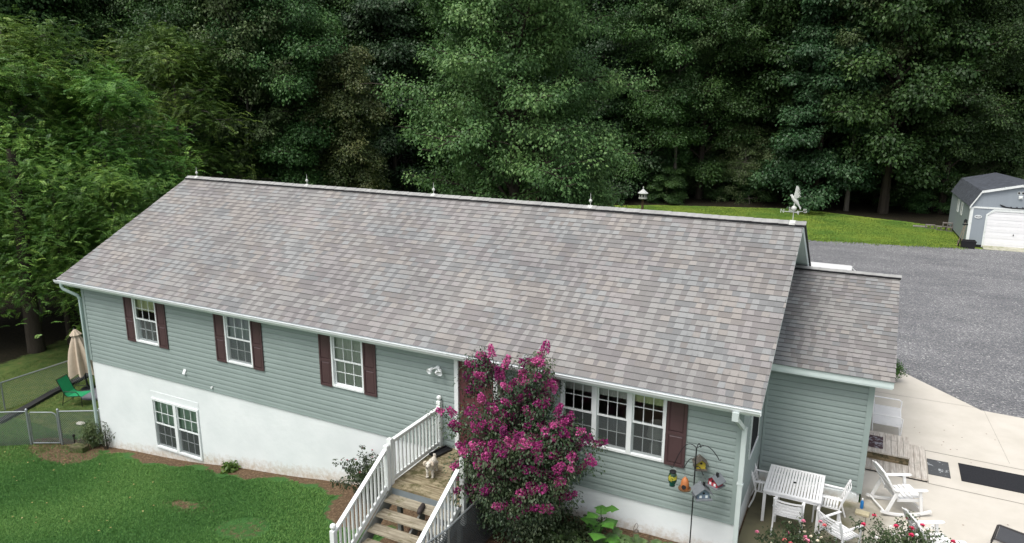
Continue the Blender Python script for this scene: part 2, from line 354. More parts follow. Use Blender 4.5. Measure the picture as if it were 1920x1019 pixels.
def sheet(name, poly, z, mat, jitter=0, thick=0):
    """flat sheet; jitter breaks its outline into an uneven edge"""
    pts = []
    for i, p in enumerate(poly):
        q = poly[(i+1) % len(poly)]; d = math.hypot(q[0]-p[0], q[1]-p[1]); k = max(1, int(d/.5)) if jitter else 1
        for j in range(k):
            t = j/k; pts.append((p[0]+(q[0]-p[0])*t+(random.uniform(-1, 1)*jitter if j else 0), p[1]+(q[1]-p[1])*t+(random.uniform(-1, 1)*jitter if j else 0)))
    mb = MB()
    if thick: mb.prism(pts, z-thick, z, 'z')
    else: mb.add([(x, y, z) for x, y in pts], [tuple(range(len(pts)))])
    return mb.build(name, mat)
struct(sheet('gravel_drive', [(9.9, 9), (22.84, 12.9), (25.03, 10.3), (26.06, 10.2), (60, 5), (60, 41.5), (31.5, 39.2), (26.3, 38.2), (22, 37.3), (18.15, 36.6), (9, 35)], -.715, M_GRAV, .28))

# patio slab
def patiomat():
    mt, n, L, b = newmat('patio_concrete'); geo = n.new('ShaderNodeNewGeometry')
    def noise(s, d=8, r=.6):
        q = n.new('ShaderNodeTexNoise'); q.inputs['Scale'].default_value = s; q.inputs['Detail'].default_value = d; q.inputs['Roughness'].default_value = r
        L.new(geo.outputs['Position'], q.inputs['Vector']); return q.outputs['Fac']
    r = ramp(n, [(.3, (.52, .485, .42)), (.7, (.61, .57, .505))]); L.new(noise(1.1), r.inputs[0])
    # algae and damp: the corner between the two walls
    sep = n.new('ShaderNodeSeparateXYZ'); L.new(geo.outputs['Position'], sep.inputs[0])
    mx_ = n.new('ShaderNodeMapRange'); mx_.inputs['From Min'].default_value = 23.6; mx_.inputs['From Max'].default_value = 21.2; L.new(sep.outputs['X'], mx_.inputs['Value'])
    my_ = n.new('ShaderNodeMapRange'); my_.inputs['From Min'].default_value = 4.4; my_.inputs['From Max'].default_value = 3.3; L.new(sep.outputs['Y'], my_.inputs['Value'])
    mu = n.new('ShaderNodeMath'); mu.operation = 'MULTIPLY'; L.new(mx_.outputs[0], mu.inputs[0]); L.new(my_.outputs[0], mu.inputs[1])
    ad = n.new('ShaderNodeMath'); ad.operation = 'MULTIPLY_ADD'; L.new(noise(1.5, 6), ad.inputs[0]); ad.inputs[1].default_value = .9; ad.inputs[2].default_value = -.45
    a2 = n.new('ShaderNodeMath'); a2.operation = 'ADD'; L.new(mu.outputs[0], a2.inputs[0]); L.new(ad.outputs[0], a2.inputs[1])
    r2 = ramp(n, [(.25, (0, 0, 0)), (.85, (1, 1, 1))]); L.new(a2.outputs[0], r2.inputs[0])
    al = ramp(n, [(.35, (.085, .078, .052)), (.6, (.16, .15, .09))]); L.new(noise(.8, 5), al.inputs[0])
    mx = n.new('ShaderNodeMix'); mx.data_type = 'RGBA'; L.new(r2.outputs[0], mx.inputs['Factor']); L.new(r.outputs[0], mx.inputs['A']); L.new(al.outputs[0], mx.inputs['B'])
    L.new(mx.outputs['Result'], b.inputs['Base Color']); b.inputs['Roughness'].default_value = .75; b.inputs['Specular IOR Level'].default_value = .3
    bp = n.new('ShaderNodeBump'); bp.inputs['Strength'].default_value = .25; bp.inputs['Distance'].default_value = .01; L.new(noise(40, 3), bp.inputs['Height']); L.new(bp.outputs[0], b.inputs['Normal'])
    return mt
M_PAT = patiomat()
pat = struct(sheet('patio', [(19.83, -.3), (21.0, -.5), (33, -3.5), (40, 7.5), (26.06, 10.36), (25.03, 10.44), (22.84, 13.06), (22.03, 14.2), (22.03, 3.3), (19.83, 3.3)], -.70, M_PAT, thick=.12))
M_JOINT = pm('slab_joint', (.12, .11, .09), .9, .2, 5, 0)
jm = MB()
def joint(p, q, w_=.018):
    p, q = Vector((*p, 0)), Vector((*q, 0)); d = (q-p).normalized(); s_ = Vector((-d.y, d.x, 0))*w_/2; z = Vector((0, 0, -.696))
    jm.quad(p-s_+z, q-s_+z, q+s_+z, p+s_+z)
joint((23.44, 4.97), (38, 4.6)); joint((23.44, 6.83), (38, 6.45)); joint((22.1, 10.54), (25.06, 10.58), .012); joint((22.16, 2.82), (22.05, .2)); joint((23.44, 4.97), (23.44, 6.83), .012)
joint((25.1, 10.4), (25.3, 7.0), .006)
jo = jm.build('joint', M_JOINT); jo.parent = pat

# ------------------------------------------------------------------ house
house = Root('house', 'long single storey ranch house with sage siding, white basement wall and brown grey shingle roof', 'house', (9.9, 4.8, -.75))
H = house.o
L_, D_ = 19.8, 9.67
RZ0, RY0, RZ1, RY1 = 2.61, -.28, 5.264, 4.834
XL, XR = -.72, 20.15
COURSE = .1386
PROF = [(0, .018), (.50, .016), (.80, .007), (.905, .005), (.906, -.028), (1.0, -.028)]
def wall_siding(mb, T, ext, z0, z1, holes, course=COURSE):
    """horizontal lap siding with real openings. T(a, out, z) -> world; ext(z) -> (a0, a1); holes = [(a0,a1,z0,z1)]"""
    k = 0
    while z0+k*course < z1-1e-4:
        zb = z0+k*course
        segs = [(zb+PROF[i][0]*course, PROF[i][1], zb+PROF[i+1][0]*course, PROF[i+1][1]) for i in range(len(PROF)-1)]
        segs.insert(0, (zb, PROF[-1][1], zb, PROF[0][1]))                                      # the lip's underside
        for za, oa, zc, oc in segs:
            if za >= z1: continue
            if zc > z1: oc = oa+(oc-oa)*(z1-za)/(zc-za); zc = z1
            br = sorted({za, zc} | {h[2] for h in holes if za < h[2] < zc} | {h[3] for h in holes if za < h[3] < zc})
            if len(br) == 1: br = [za, zc]
            for p, q in zip(br[:-1], br[1:]):
                mid = (p+q)/2; op = oa if zc == za else oa+(oc-oa)*(p-za)/(zc-za); oq = oc if zc == za else oa+(oc-oa)*(q-za)/(zc-za)
                e0, e1 = ext(p), ext(q); cuts = sorted([(h[0], h[1]) for h in holes if h[2] <= mid <= h[3]])
                lo0, lo1 = e0[0], e1[0]
                for c0, c1 in cuts+[(None, None)]:
                    hi0, hi1 = (c0, c0) if c0 is not None else (e0[1], e1[1])
                    if hi0-lo0 > 1e-4 or hi1-lo1 > 1e-4: mb.quad(T(lo0, op, p), T(hi0, op, p), T(hi1, oq, q), T(lo1, oq, q))
                    if c0 is not None: lo0 = lo1 = c1
        k += 1
    return mb
TF = lambda a, o, z: (a, -o, z)
TR = lambda a, o, z: (L_+o, a, z)
TB = lambda a, o, z: (a, D_+o, z)
TL = lambda a, o, z: (-o, a, z)
WZ0, WZ1 = .991, 2.426
wins = [(2.364, 3.376, WZ0, WZ1), (6.124, 7.115, WZ0, WZ1), (9.84, 10.835, WZ0, WZ1), (16.08, 18.352, .976, 2.445)]
door = (13.44, 14.56, .06, 2.44)
wall_siding(MB(), TF, lambda z: (0, L_), 0, 2.45, wins+[door]).build('siding_wall', M_SID, house, True)
roofz = lambda y: RZ0+(RZ1-RZ0)*(y-RY0)/(RY1-RY0)
def gext(z):
    if z <= 2.62: return (0, D_)
    y = RY0+(z+.06-RZ0)*(RY1-RY0)/(RZ1-RZ0); y = min(max(y, 0), RY1); return (y, 2*RY1-y)
GWIN = (1.12, 2.32, .85, 2.3)
wall_siding(MB(), TR, gext, 0, 5.16, [GWIN]).build('siding_wall', M_SID, house, True)
wall_siding(MB(), TL, gext, 0, 5.16, []).build('siding_wall', M_SID, house, True)
wall_siding(MB(), TB, lambda z: (0, L_), 0, 2.45, []).build('siding_wall', M_SID, house, True)
for x in (0, L_):
    sx = -1 if x == 0 else 1
    for y in (0, D_):
        sy = -1 if y == 0 else 1; cp = MB(); ax, bx_ = x+sx*.028, x-sx*.085; ay, by_ = y+sy*.028, y-sy*.085
        pl = [(ax, ay), (bx_, ay), (bx_, y), (x, y), (x, by_), (ax, by_)]; cp.prism(pl, -.015, 2.47, 'z'); cp.build('corner_board', M_TRIM, house, True)
cp = MB(); cp.box(.03, L_-.03, -.022, 0, -.03, 0); cp.build('starter_strip', M_TRIM, house, True)
# foundation with the basement opening
BW = (2.695, 4.697, -2.368, -.757)
fo = MB(); y = .012
for a, b_, z0, z1 in ((.012, BW[0], -3.4, -.004), (BW[1], L_, -3.4, -.004), (BW[0], BW[1], -3.4, BW[2]), (BW[0], BW[1], BW[3], -.004)):
    fo.quad((a, y, z0), (b_, y, z0), (b_, y, z1), (a, y, z1))
fo.quad((.012, y, -3.4), (.012, D_, -3.4), (.012, D_, -.004), (.012, y, -.004)); fo.quad((L_-.012, y, -3.4), (L_-.012, D_, -3.4), (L_-.012, D_, -.004), (L_-.012, y, -.004))
fo.quad((.012, D_-.012, -3.4), (L_, D_-.012, -3.4), (L_, D_-.012, -.004), (.012, D_-.012, -.004))
fo.box(BW[0]-.02, BW[1]+.03, .004, .02, BW[3]+.001, BW[3]+.22)       # patched panel above the basement window
fo.build('foundation_wall', M_STUC, house, True)
# rooms behind the glass
rm = MB()
for x0, x1, y0, y1, z0, z1 in ((.2, L_-.16, .16, 4.5, .02, 2.44), (.2, 9, .16, 4, -2.9, -.2)):
    vs = [(x0,y0,z0),(x1,y0,z0),(x1,y1,z0),(x0,y1,z0),(x0,y0,z1),(x1,y0,z1),(x1,y1,z1),(x0,y1,z1)]
    rm.add(vs, [(0,1,2,3),(4,5,6,7),(2,3,7,6),(3,0,4,7)]+([(1,2,6,5)] if z0 < -1 else []))
rm.build('room_interior', M_ROOM, house, True)

def window_unit(T, a0, a1, z0, z1, case=.05, jamb_l=None, blind=None, blind_mat=None, screen=True, root=house, label=None, mat=M_WHITE):
    """double hung window: casing > sashes, muntins, pane, blind, screen"""
    cl = case if jamb_l is None else jamb_l
    def tb(mb, u0, u1, o0, o1, za, zb):
        ps = [T(u, o, z) for z in (za, zb) for (u, o) in ((u0, o0), (u1, o0), (u1, o1), (u0, o1))]
        mb.add(ps, [(0,1,2,3),(4,5,6,7),(0,1,5,4),(1,2,6,5),(2,3,7,6),(3,0,4,7)])
    cs = MB(); tb(cs, a0, a0+cl, .045, -.10, z0, z1); tb(cs, a1-case, a1, .045, -.10, z0, z1)
    tb(cs, a0+cl, a1-case, .043, -.10, z1-case, z1); tb(cs, a0+cl, a1-case, .055, -.10, z0, z0+case*.9)
    c = cs.build('window', mat, root, True)
    if label: c['label'] = label
    u0, u1, w0, w1 = a0+cl+.001, a1-case-.001, z0+case*.9+.001, z1-case-.001; mid = (w0+w1)/2; s = .032
    for nm, za, zb, o in (('sash', mid-.02, w1, .008), ('sash', w0, mid+.02, -.028)):
        sm = MB(); tb(sm, u0, u0+s, o, o-.03, za, zb); tb(sm, u1-s, u1, o, o-.03, za, zb); tb(sm, u0+s, u1-s, o, o-.03, zb-s*1.1, zb); tb(sm, u0+s, u1-s, o, o-.03, za, za+s*1.2)
        iu0, iu1, iz0, iz1 = u0+s, u1-s, za+s*1.2, zb-s*1.1
        for k in (1, 2): q = iu0+(iu1-iu0)*k/3; tb(sm, q-.008, q+.008, o-.006, o-.016, iz0, iz1)
        q = (iz0+iz1)/2; tb(sm, iu0, iu1, o-.007, o-.017, q-.008, q+.008)
        sub(sm, nm, mat, c, root)
        g = MB(); g.quad(T(iu0, o-.02, iz0), T(iu1, o-.02, iz0), T(iu1, o-.02, iz1), T(iu0, o-.02, iz1)); sub(g, 'pane', M_GLASS, c, root)
    if screen:
        g = MB(); g.quad(T(u0+.01, -.004, w0+.01), T(u1-.01, -.004, w0+.01), T(u1-.01, -.004, mid-.022), T(u0+.01, -.004, mid-.022)); sub(g, 'insect_screen_or_dark_sheet', M_SCREEN, c, root)
    for f0, f1, bm_ in (blind or []):
        g = MB(); o = -.075; za, zb = w0+(w1-w0)*f0, w0+(w1-w0)*f1; n_ = 12
        for i in range(n_):
            p, q = u0+(u1-u0)*i/n_, u0+(u1-u0)*(i+1)/n_; oo = .012*(i % 2); o2 = .012*((i+1) % 2)
            g.quad(T(p, o-oo, za), T(q, o-o2, za), T(q, o-o2, zb), T(p, o-oo, zb))
        sub(g, 'curtain' if bm_ is M_CURT else 'blind', bm_, c, root)
    return c
window_unit(TF, *wins[0], blind=[(.68, 1, M_BLINDY), (.0, .16, M_CURT)])
window_unit(TF, *wins[1], blind=[(.0, 1, M_CURT)])
window_unit(TF, *wins[2], blind=[(.0, 1, M_BLINDW)], screen=False)
tx = [16.08, 16.84, 17.60, 18.352]
for i in range(3): window_unit(TF, tx[i], tx[i+1], wins[3][2], wins[3][3], case=.048, blind=[(.80, 1, M_BLINDY if i == 2 else M_BLINDW)]+([(.26, .46, M_CURT)] if i == 1 else []))
xm = (BW[0]+BW[1])/2
TFB = lambda a, o, z: (a, .012-o, z)
window_unit(TFB, BW[0], xm, BW[2], BW[3], case=.06, blind=[(.45, 1, M_BLINDG)]); window_unit(TFB, xm, BW[1], BW[2], BW[3], case=.06, blind=[(.45, 1, M_BLINDG)])
gw = window_unit(TR, *GWIN, case=.03, screen=False)
g = MB(); g.quad(*[TR(a, .03, z) for a, z in ((GWIN[0]+.03, GWIN[2]+.03), (GWIN[1]-.03, GWIN[2]+.03), (GWIN[1]-.03, GWIN[3]-.03), (GWIN[0]+.03, GWIN[3]-.03))]); sub(g, 'insect_screen_or_dark_sheet', pm('dark_cover', (.018, .020, .022), .9, .1, 30, 0, spec=.1), gw, house)  # no real screen: opaque dark sheet added to hide the pane's sky reflection
# lamp shade standing inside the right window
lm = MB(); lm.lathe([(.19, 0), (.14, .30), (.135, .30)], (18.08, .29, 1.36), 16); lm.lathe([(.14, -.45), (.12, -.2), (.03, -.12), (.02, 0)], (18.08, .29, 1.36), 12)
lm_o = lm.build('table_lamp', pm('lamp_linen', (.85, .83, .76), .8, .04, 4, 0), smooth=True); tag(lm_o, 'cream table lamp with a drum shade standing inside the right hand front window', 'lamp')

# shutters
def shutter(x0, x1, z0, z1):
    mb = MB(); y1, y0 = -.022, -.05; f = .048; mid = z0+(z1-z0)*.47
    mb.box(x0, x0+f, y0, y1, z0, z1); mb.box(x1-f, x1, y0, y1, z0, z1)
    for a, b_ in ((z0, z0+.06), (mid-.035, mid+.035), (z1-.06, z1)): mb.box(x0+f, x1-f, y0, y1, a, b_)
    for a, b_ in ((z0+.06, mid-.035), (mid+.035, z1-.06)):
        mb.box(x0+f, x1-f, y0+.018, y1, a, b_)
        p = [(x0+f+.012, a+.012), (x1-f-.012, a+.012), (x1-f-.012, b_-.012), (x0+f+.012, b_-.012)]; q = [(x0+f+.035, a+.035), (x1-f-.035, a+.035), (x1-f-.035, b_-.035), (x0+f+.035, b_-.035)]
        mb.add([(u, y0+.018, w_) for u, w_ in p]+[(u, y0+.004, w_) for u, w_ in q], [(0,1,5,4),(1,2,6,5),(2,3,7,6),(3,0,4,7),(4,5,6,7)])
    return mb.build('shutter', M_BURG, house, True)
for a, b_, z0, z1 in wins[:3]:
    shutter(a-.385, a-.005, z0-.03, z1+.01); shutter(b_+.005, b_+.385, z0-.03, z1+.01)
shutter(wins[3][1]+.01, wins[3][1]+.415, .95, 2.44)

# front door
dm = MB(); a0, a1, z0, z1 = door
dm.box(a0, a0+.10, -.045, .1, z0, z1); dm.box(a1-.10, a1, -.045, .1, z0, z1); dm.box(a0+.10, a1-.10, -.045, .1, z1-.10, z1); dm.box(a0+.10, a1-.10, -.05, .1, z0, z0+.04)
dc = dm.build('door', M_WHITE, house, True)
dl = MB(); x0, x1, w0, w1 = a0+.102, a1-.102, z0+.042, z1-.102; dl.box(x0, x1, .01, .05, w0, w1); cw = (x1-x0-.33)/2
for zz0, zz1 in ((w0+.2, w0+.85), (w0+1.0, w0+1.6), (w0+1.72, w0+1.98)):
    for k in range(2):
        u = x0+.11+k*(cw+.11)
        for t in ((u, u+cw, zz0, zz0+.02), (u, u+cw, zz1-.02, zz1), (u, u+.02, zz0+.02, zz1-.02), (u+cw-.02, u+cw, zz0+.02, zz1-.02)): dl.box(t[0], t[1], .002, .012, t[2], t[3])
sub(dl, 'door_leaf', M_DOOR, dc, house); hd = MB(); hd.lathe([(.008, 0), (.03, .02), (.026, .05), (.01, .06)], (x0+.07, .0, w0+.95), 10, Matrix.Rotation(rad(90), 3, 'X')); hd.lathe([(.02, 0), (.02, .02)], (x0+.07, .005, w0+1.12), 10, Matrix.Rotation(rad(90), 3, 'X'))
sub(hd, 'door_handle', pm('brass', (.5, .38, .14), .3, .05, 3, 0, metallic=1), dc, house)

# shingle roofs, shade lines coloured in along each course: every tab a small face with its own granule colour
def shingles(name, O, U, V, lu, lv, parent, seed=1, root=house):
    r_ = random.Random(seed); O, U, V = Vector(O), Vector(U).normalized(), Vector(V).normalized(); N = U.cross(V).normalized()
    if N.z < 0: N = -N
    fam = {'g': ((.252, .247, .238), (.190, .184, .179)), 't': ((.262, .246, .230), (.192, .180, .171)), 'b': ((.243, .248, .246), (.180, .183, .183)), 'm': ((.248, .236, .232), (.186, .176, .174))}
    rows = int(round(lv/.173)); e = lv/rows; verts = []; faces = []; cols = []
    pat = {}
    def family(u, row):
        k = (int((u+.35*row*.7)//.7), row//3)
        if k not in pat: pat[k] = r_.choices('gtbm', (5, 2.4, 2.4, 3))[0]
        return pat[k]
    def q(a, b_, c, d, col): o = len(verts); verts.extend([a, b_, c, d]); faces.append((o, o+1, o+2, o+3)); cols.append(col)
    seams = [-.4]
    while seams[-1] < lu+.6: seams.append(seams[-1]+r_.choice((.11, .13, .15, .165, .185, .21)))
    flips = {}
    for r in range(rows):
        if r % 9 == 0: drift = r_.uniform(-.1, .1); slope = r_.choice((-.012, .01, .018))
        drift += slope+r_.uniform(-.03, .03); v0, v1 = r*e, (r+1)*e
        for ci in range(len(seams)-1):
            a, b_ = max(0, seams[ci]+drift), min(lu, seams[ci+1]+drift)
            if ci not in flips or r_.random() < .6: flips[ci] = r_.random() < .16
            hi = (ci % 2 == 0) != flips[ci]
            if r_.random() < .12: hi = not hi
            if b_-a > .005:
                u = a; f = fam[family(u, r) if r_.random() < .8 else r_.choice('gtbm')]; c = f[0] if hi else f[1]; k = r_.uniform(.93, 1.06)
                c = [min(1, x*k*.97) for x in c]; h = .011 if hi else .008
                P = lambda uu, vv, hh: O+U*uu+V*vv+N*hh
                shade_band = v1-e*.11
                tv = .002+(h-.002)*(v1-shade_band)/e
                tp = .010 if hi else 0; q(P(a-tp, v0, h), P(b_+tp, v0, h), P(b_, shade_band, tv), P(a, shade_band, tv), c)
                q(P(a, shade_band, tv), P(b_, shade_band, tv), P(b_, v1, .002), P(a, v1, .002), [x*.50 for x in c])  # printed dark strip doubling as the shade under the butt, set in the colour
                q(P(a, v0, 0), P(b_, v0, 0), P(b_, v0, h), P(a, v0, h), [.03]*3)  # butt edge coloured near black to draw the shade line
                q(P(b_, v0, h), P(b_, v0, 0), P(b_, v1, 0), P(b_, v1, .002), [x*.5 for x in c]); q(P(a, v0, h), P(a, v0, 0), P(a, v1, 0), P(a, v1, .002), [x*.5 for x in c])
    me = bpy.data.meshes.new(name); o = root.matrix_world_loc; me.from_pydata([(p[0]-o[0], p[1]-o[1], p[2]-o[2]) for p in verts], [], faces)
    at = me.attributes.new('granule_shade', 'FLOAT_COLOR', 'CORNER'); at.data.foreach_set('color', np.repeat(np.array([list(c)+[1] for c in cols], dtype=np.float32), 4, axis=0).reshape(-1))
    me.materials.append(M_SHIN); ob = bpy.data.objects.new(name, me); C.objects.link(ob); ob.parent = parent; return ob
def shinmat():
    mt, n, L, b = newmat('asphalt_shingle'); at = n.new('ShaderNodeAttribute'); at.attribute_name = 'granule_shade'
    tc = n.new('ShaderNodeTexCoord'); nz = n.new('ShaderNodeTexNoise'); nz.inputs['Scale'].default_value = 70; nz.inputs['Detail'].default_value = 5; nz.inputs['Roughness'].default_value = .8; L.new(tc.outputs['Object'], nz.inputs['Vector'])
    r = ramp(n, [(.3, (.72, .72, .72)), (.7, (1.25, 1.25, 1.25))]); L.new(nz.outputs['Fac'], r.inputs[0])
    n2 = n.new('ShaderNodeTexNoise'); n2.inputs['Scale'].default_value = .5; n2.inputs['Detail'].default_value = 5; L.new(tc.outputs['Object'], n2.inputs['Vector'])
    r2 = ramp(n, [(.3, (.88, .88, .89)), (.5, (1, 1, 1)), (.7, (1.10, 1.08, 1.06))]); L.new(n2.outputs['Fac'], r2.inputs[0])
    m1 = n.new('ShaderNodeMix'); m1.data_type = 'RGBA'; m1.blend_type = 'MULTIPLY'; m1.inputs['Factor'].default_value = 1; L.new(at.outputs['Color'], m1.inputs['A']); L.new(r.outputs[0], m1.inputs['B'])
    m2 = n.new('ShaderNodeMix'); m2.data_type = 'RGBA'; m2.blend_type = 'MULTIPLY'; m2.inputs['Factor'].default_value = 1; L.new(m1.outputs['Result'], m2.inputs['A']); L.new(r2.outputs[0], m2.inputs['B'])
    L.new(m2.outputs['Result'], b.inputs['Base Color']); b.inputs['Roughness'].default_value = .8; b.inputs['Specular IOR Level'].default_value = .3
    return mt
M_SHIN = shinmat()
M_FASC = pm('fascia_white', (.62, .70, .69), .45, .04, 3, 0)
# roof body (deck, soffits, rake boards) with a shingle skin on top
def roof_body(x0, x1, y0, z0, yr, zr, y2, th=.16):
    mb = MB(); sl = (zr-z0)/(yr-y0); z2 = z0-(y2-(2*yr-y0))*sl
    out = [(y0, z0), (yr, zr), (y2, z2)]; inn = [(y2, z2-th), (yr, zr-th*1.1), (y0, z0-th)]
    vs = [(x, p[0], p[1]) for x in (x0, x1) for p in out+inn]
    mb.add(vs, [(0,1,4,5),(1,2,3,4),(6,7,10,11),(7,8,9,10),(0,6,7,1),(1,7,8,2),(2,8,9,3),(3,9,10,4),(4,10,11,5),(5,11,6,0)]); return mb
rb = roof_body(XL+.012, XR-.012, RY0, RZ0-.004, RY1, RZ1-.004, 2*RY1-RY0)
rb.box(XL+.3, XR-.2, RY0+.01, .0, 2.42, 2.452)                                        # soffit
roof = rb.build('roof', M_FASC, house, True)
nv = Vector((0, RY1-RY0, RZ1-RZ0)); slen = nv.length
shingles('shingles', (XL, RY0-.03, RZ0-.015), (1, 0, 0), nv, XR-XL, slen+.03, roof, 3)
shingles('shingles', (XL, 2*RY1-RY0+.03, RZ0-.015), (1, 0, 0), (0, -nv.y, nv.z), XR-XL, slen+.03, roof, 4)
def ridge(x0, x1, yr, zr, sl, parent, root=house, seed=5):
    v = MB(); hw = .15
    for s in (-1, 1): v.prism([(yr, zr+.035), (yr+s*hw, zr-hw*sl+.035), (yr+s*hw, zr-hw*sl+.004), (yr, zr+.004)], x0, x1, 'x')
    sub(v, 'ridge_vent', M_BLACK, parent, root)
    r_ = random.Random(seed); cm = MB(); n_ = int((x1-x0)/.2)
    for i in range(n_):
        a, b_ = x0+(x1-x0)*i/n_, x0+(x1-x0)*(i+1)/n_; h = .044+r_.uniform(0, .006); hw = .135
        for s in (-1, 1): cm.quad((a, yr, zr+h), (b_+.02, yr, zr+h+.008), (b_+.02, yr+s*hw, zr-hw*sl+h+.006), (a, yr+s*hw, zr-hw*sl+h))
    sub(cm, 'ridge_cap', pm('ridge_cap_shingle', (.29, .29, .28), .85, .22, 2.2, .05, 60, stretch=(1.6, .2, .2)), parent, root)
ridge(XL+.02, XR+.03, RY1, RZ1+.01, .519, roof)
for x in (XL, XR):
    drip = MB(); drip.bar((x+.0, RY1, RZ1+.055), (x+.0, 2*RY1-RY0, RZ0+.035), .05, .05); sub(drip, 'drip_edge', M_BLACK, roof, house)
# gutters and downspouts
def gutter(x0, x1, y, z):
    mb = MB(); prof = [(y, z-.11), (y-.075, z-.11), (y-.115, z-.05), (y-.12, z), (y-.135, z+.004), (y-.135, z+.012), (y-.108, z+.012), (y-.105, z-.045), (y-.07, z-.10), (y-.006, z-.10), (y-.006, z+.01), (y, z+.01)]
    mb.prism(prof, x0, x1, 'x'); return mb.build('gutter', M_WHITE, house, True)
gutter(XL+.0, XR-.0, RY0-.005, 2.585)
ds = MB(); x = .0
ds.tube([(-.42, -.36, 2.50), (-.42, -.36, 2.40), (-.38, -.33, 2.32), (-.10, -.10, 2.10), (-.07, -.07, 2.0)], .05, 8); ds.box(-.105, -.035, -.10, -.03, -2.9, 2.02)
ds.build('downspout', pm('downspout_sage', (.36, .45, .43), .45, .05, 3, 0), house, True)
ds = MB(); ds.box(19.66, 19.78, -.44, -.34, 2.33, 2.50); ds.bar((19.72, -.38, 2.38), (19.845, -.075, 2.05), .085, .07); ds.box(19.815, 19.905, -.115, -.035, -.42, 2.1); ds.box(19.80, 19.92, -.12, -.03, .9, .93)
ds.build('downspout', pm('downspout_white', (.52, .58, .57), .45, .05, 3, 0), house, True)
ds = MB(); ds.lathe([(.05, .08), (.05, .0)], (19.86, -.08, -.44), 12)
pts = []
for i in range(40):
    t = i/39; pts.append((19.86+.02*t, -.08-.42*t*t, -.42-.28*math.sin(min(1, t*1.6)*math.pi/2)))
ds.tube(pts, [.055 if i % 2 else .044 for i in range(40)], 12)
ds.build('drain_hose', M_BLACK, house, True)
# wall fittings
fl = MB(); fl.lathe([(.06, 0), (.06, .03)], (13.0, -.02, 2.04), 14, Matrix.Rotation(rad(90), 3, 'X'))
for s in (-1, 1):
    fl.tube([(13.0, -.05, 2.05), (13.0+s*.06, -.09, 2.04), (13.0+s*.10, -.12, 2.02)], .018, 8)
    R_ = Matrix.Rotation(rad(-s*35), 3, 'Y') @ Matrix.Rotation(rad(115), 3, 'X'); fl.lathe([(.028, -.06), (.04, -.02), (.068, .05), (.072, .075), (.06, .07), (.02, .03)], (13.0+s*.125, -.14, 2.01), 14, R_)
fl.lathe([(.04, 0), (.045, .05), (.03, .08)], (13.0, -.06, 1.97), 12, Matrix.Rotation(rad(120), 3, 'X'))
fl.build('floodlight', M_WHITE, house, True, smooth=True)
ve = MB(); ve.box(4.28, 4.40, -.03, -.018, .30, .45); ve.prism([(-.03, .43), (-.085, .33), (-.085, .31), (-.03, .31)], 4.295, 4.385, 'x'); ve.build('dryer_vent', M_WHITE, house, True)
ve = MB(); ve.lathe([(.03, 0), (.03, .05)], (5.42, -.02, .10), 12, Matrix.Rotation(rad(90), 3, 'X')); ve.build('pipe_outlet', M_WHITE, house, True)

# lightning finials on the ridge and the weather vane
M_FIN = pm('finial_white', (.52, .53, .50), .35, .05, 5, 0)
for x in (-.24, 4.91, 9.82, 14.79):
    f = MB(); zb = RZ1+.05; f.prism([(RY1-.12, zb-.06), (RY1-.10, zb-.04), (RY1, zb+.02), (RY1+.10, zb-.04), (RY1+.12, zb-.06), (RY1, zb+.0)], x-.06, x+.06, 'x')
    f.lathe([(.04, 0), (.016, .02), (.008, .04), (.008, .08), (.025, .095), (.044, .12), (.046, .14), (.033, .165), (.012, .185), (.007, .20), (.005, .31), (.001, .36)], (x, RY1, zb), 12); f.build('finial', M_FIN, house, True, smooth=True)
vx, zb = 19.89, RZ1+.05
f = MB(); f.prism([(RY1-.15, zb-.072), (RY1-.02, zb+.0), (RY1+.02, zb+.0), (RY1+.15, zb-.072), (RY1, zb+.02)], vx-.065, vx+.065, 'x')
f.lathe([(.010, 0), (.010, .22), (.02, .24), (.042, .255), (.062, .285), (.062, .315), (.042, .345), (.015, .36), (.010, .43)], (vx, RY1, zb), 14)
va = f.build('weather_vane', M_FIN, house, True, smooth=True)
f = MB(); za = zb+.21
for a in (27, 117, 207, 297): f.bar((vx, RY1, za), (vx+.22*math.cos(rad(a)), RY1+.22*math.sin(rad(a)), za+.02), .014)
def letter(ch, c, ang, s=.085):
    c = Vector(c); ca, sa = math.cos(rad(ang)), math.sin(rad(ang)); sg_ = 1 if ang < 180 else -1; strokes = {'N': [((-.4, -.5), (-.4, .5)), ((-.4, .5), (.4, -.5)), ((.4, -.5), (.4, .5))], 'S': [((.4, .4), (-.4, .5)), ((-.4, .5), (-.4, .05)), ((-.4, .05), (.4, -.05)), ((.4, -.05), (.4, -.5)), ((.4, -.5), (-.4, -.4))], 'E': [((-.4, -.5), (-.4, .5)), ((-.4, .5), (.4, .5)), ((-.4, 0), (.3, 0)), ((-.4, -.5), (.4, -.5))], 'W': [((-.5, .5), (-.25, -.5)), ((-.25, -.5), (0, .2)), ((0, .2), (.25, -.5)), ((.25, -.5), (.5, .5))]}
    for (a, b_), (d, e) in strokes[ch]: f.bar(c+Vector((a*s*ca*sg_, a*s*sa*sg_, b_*s)), c+Vector((d*s*ca*sg_, d*s*sa*sg_, e*s)), .012)
for ch, a in (('S', 27), ('E', 117), ('N', 207), ('W', 297)): letter(ch, (vx+.27*math.cos(rad(a)), RY1+.27*math.sin(rad(a)), za+.03), a)
sub(f, 'compass_arms', M_FIN, va, house)
f = MB(); zc = zb+.43   # eagle: body, head, tail and two raised wings of layered feathers
f.tube([(vx+.10, RY1, zc-.06), (vx+.05, RY1, zc+.02), (vx, RY1, zc+.07), (vx-.05, RY1, zc+.13), (vx-.08, RY1, zc+.18), (vx-.11, RY1, zc+.175)], [.02, .045, .05, .035, .028, .006], 10)
for k in range(4): f.bar((vx+.07, RY1+(k-1.5)*.012, zc), (vx+.15, RY1+(k-1.5)*.03, zc-.14+.01*k), .022, .008)
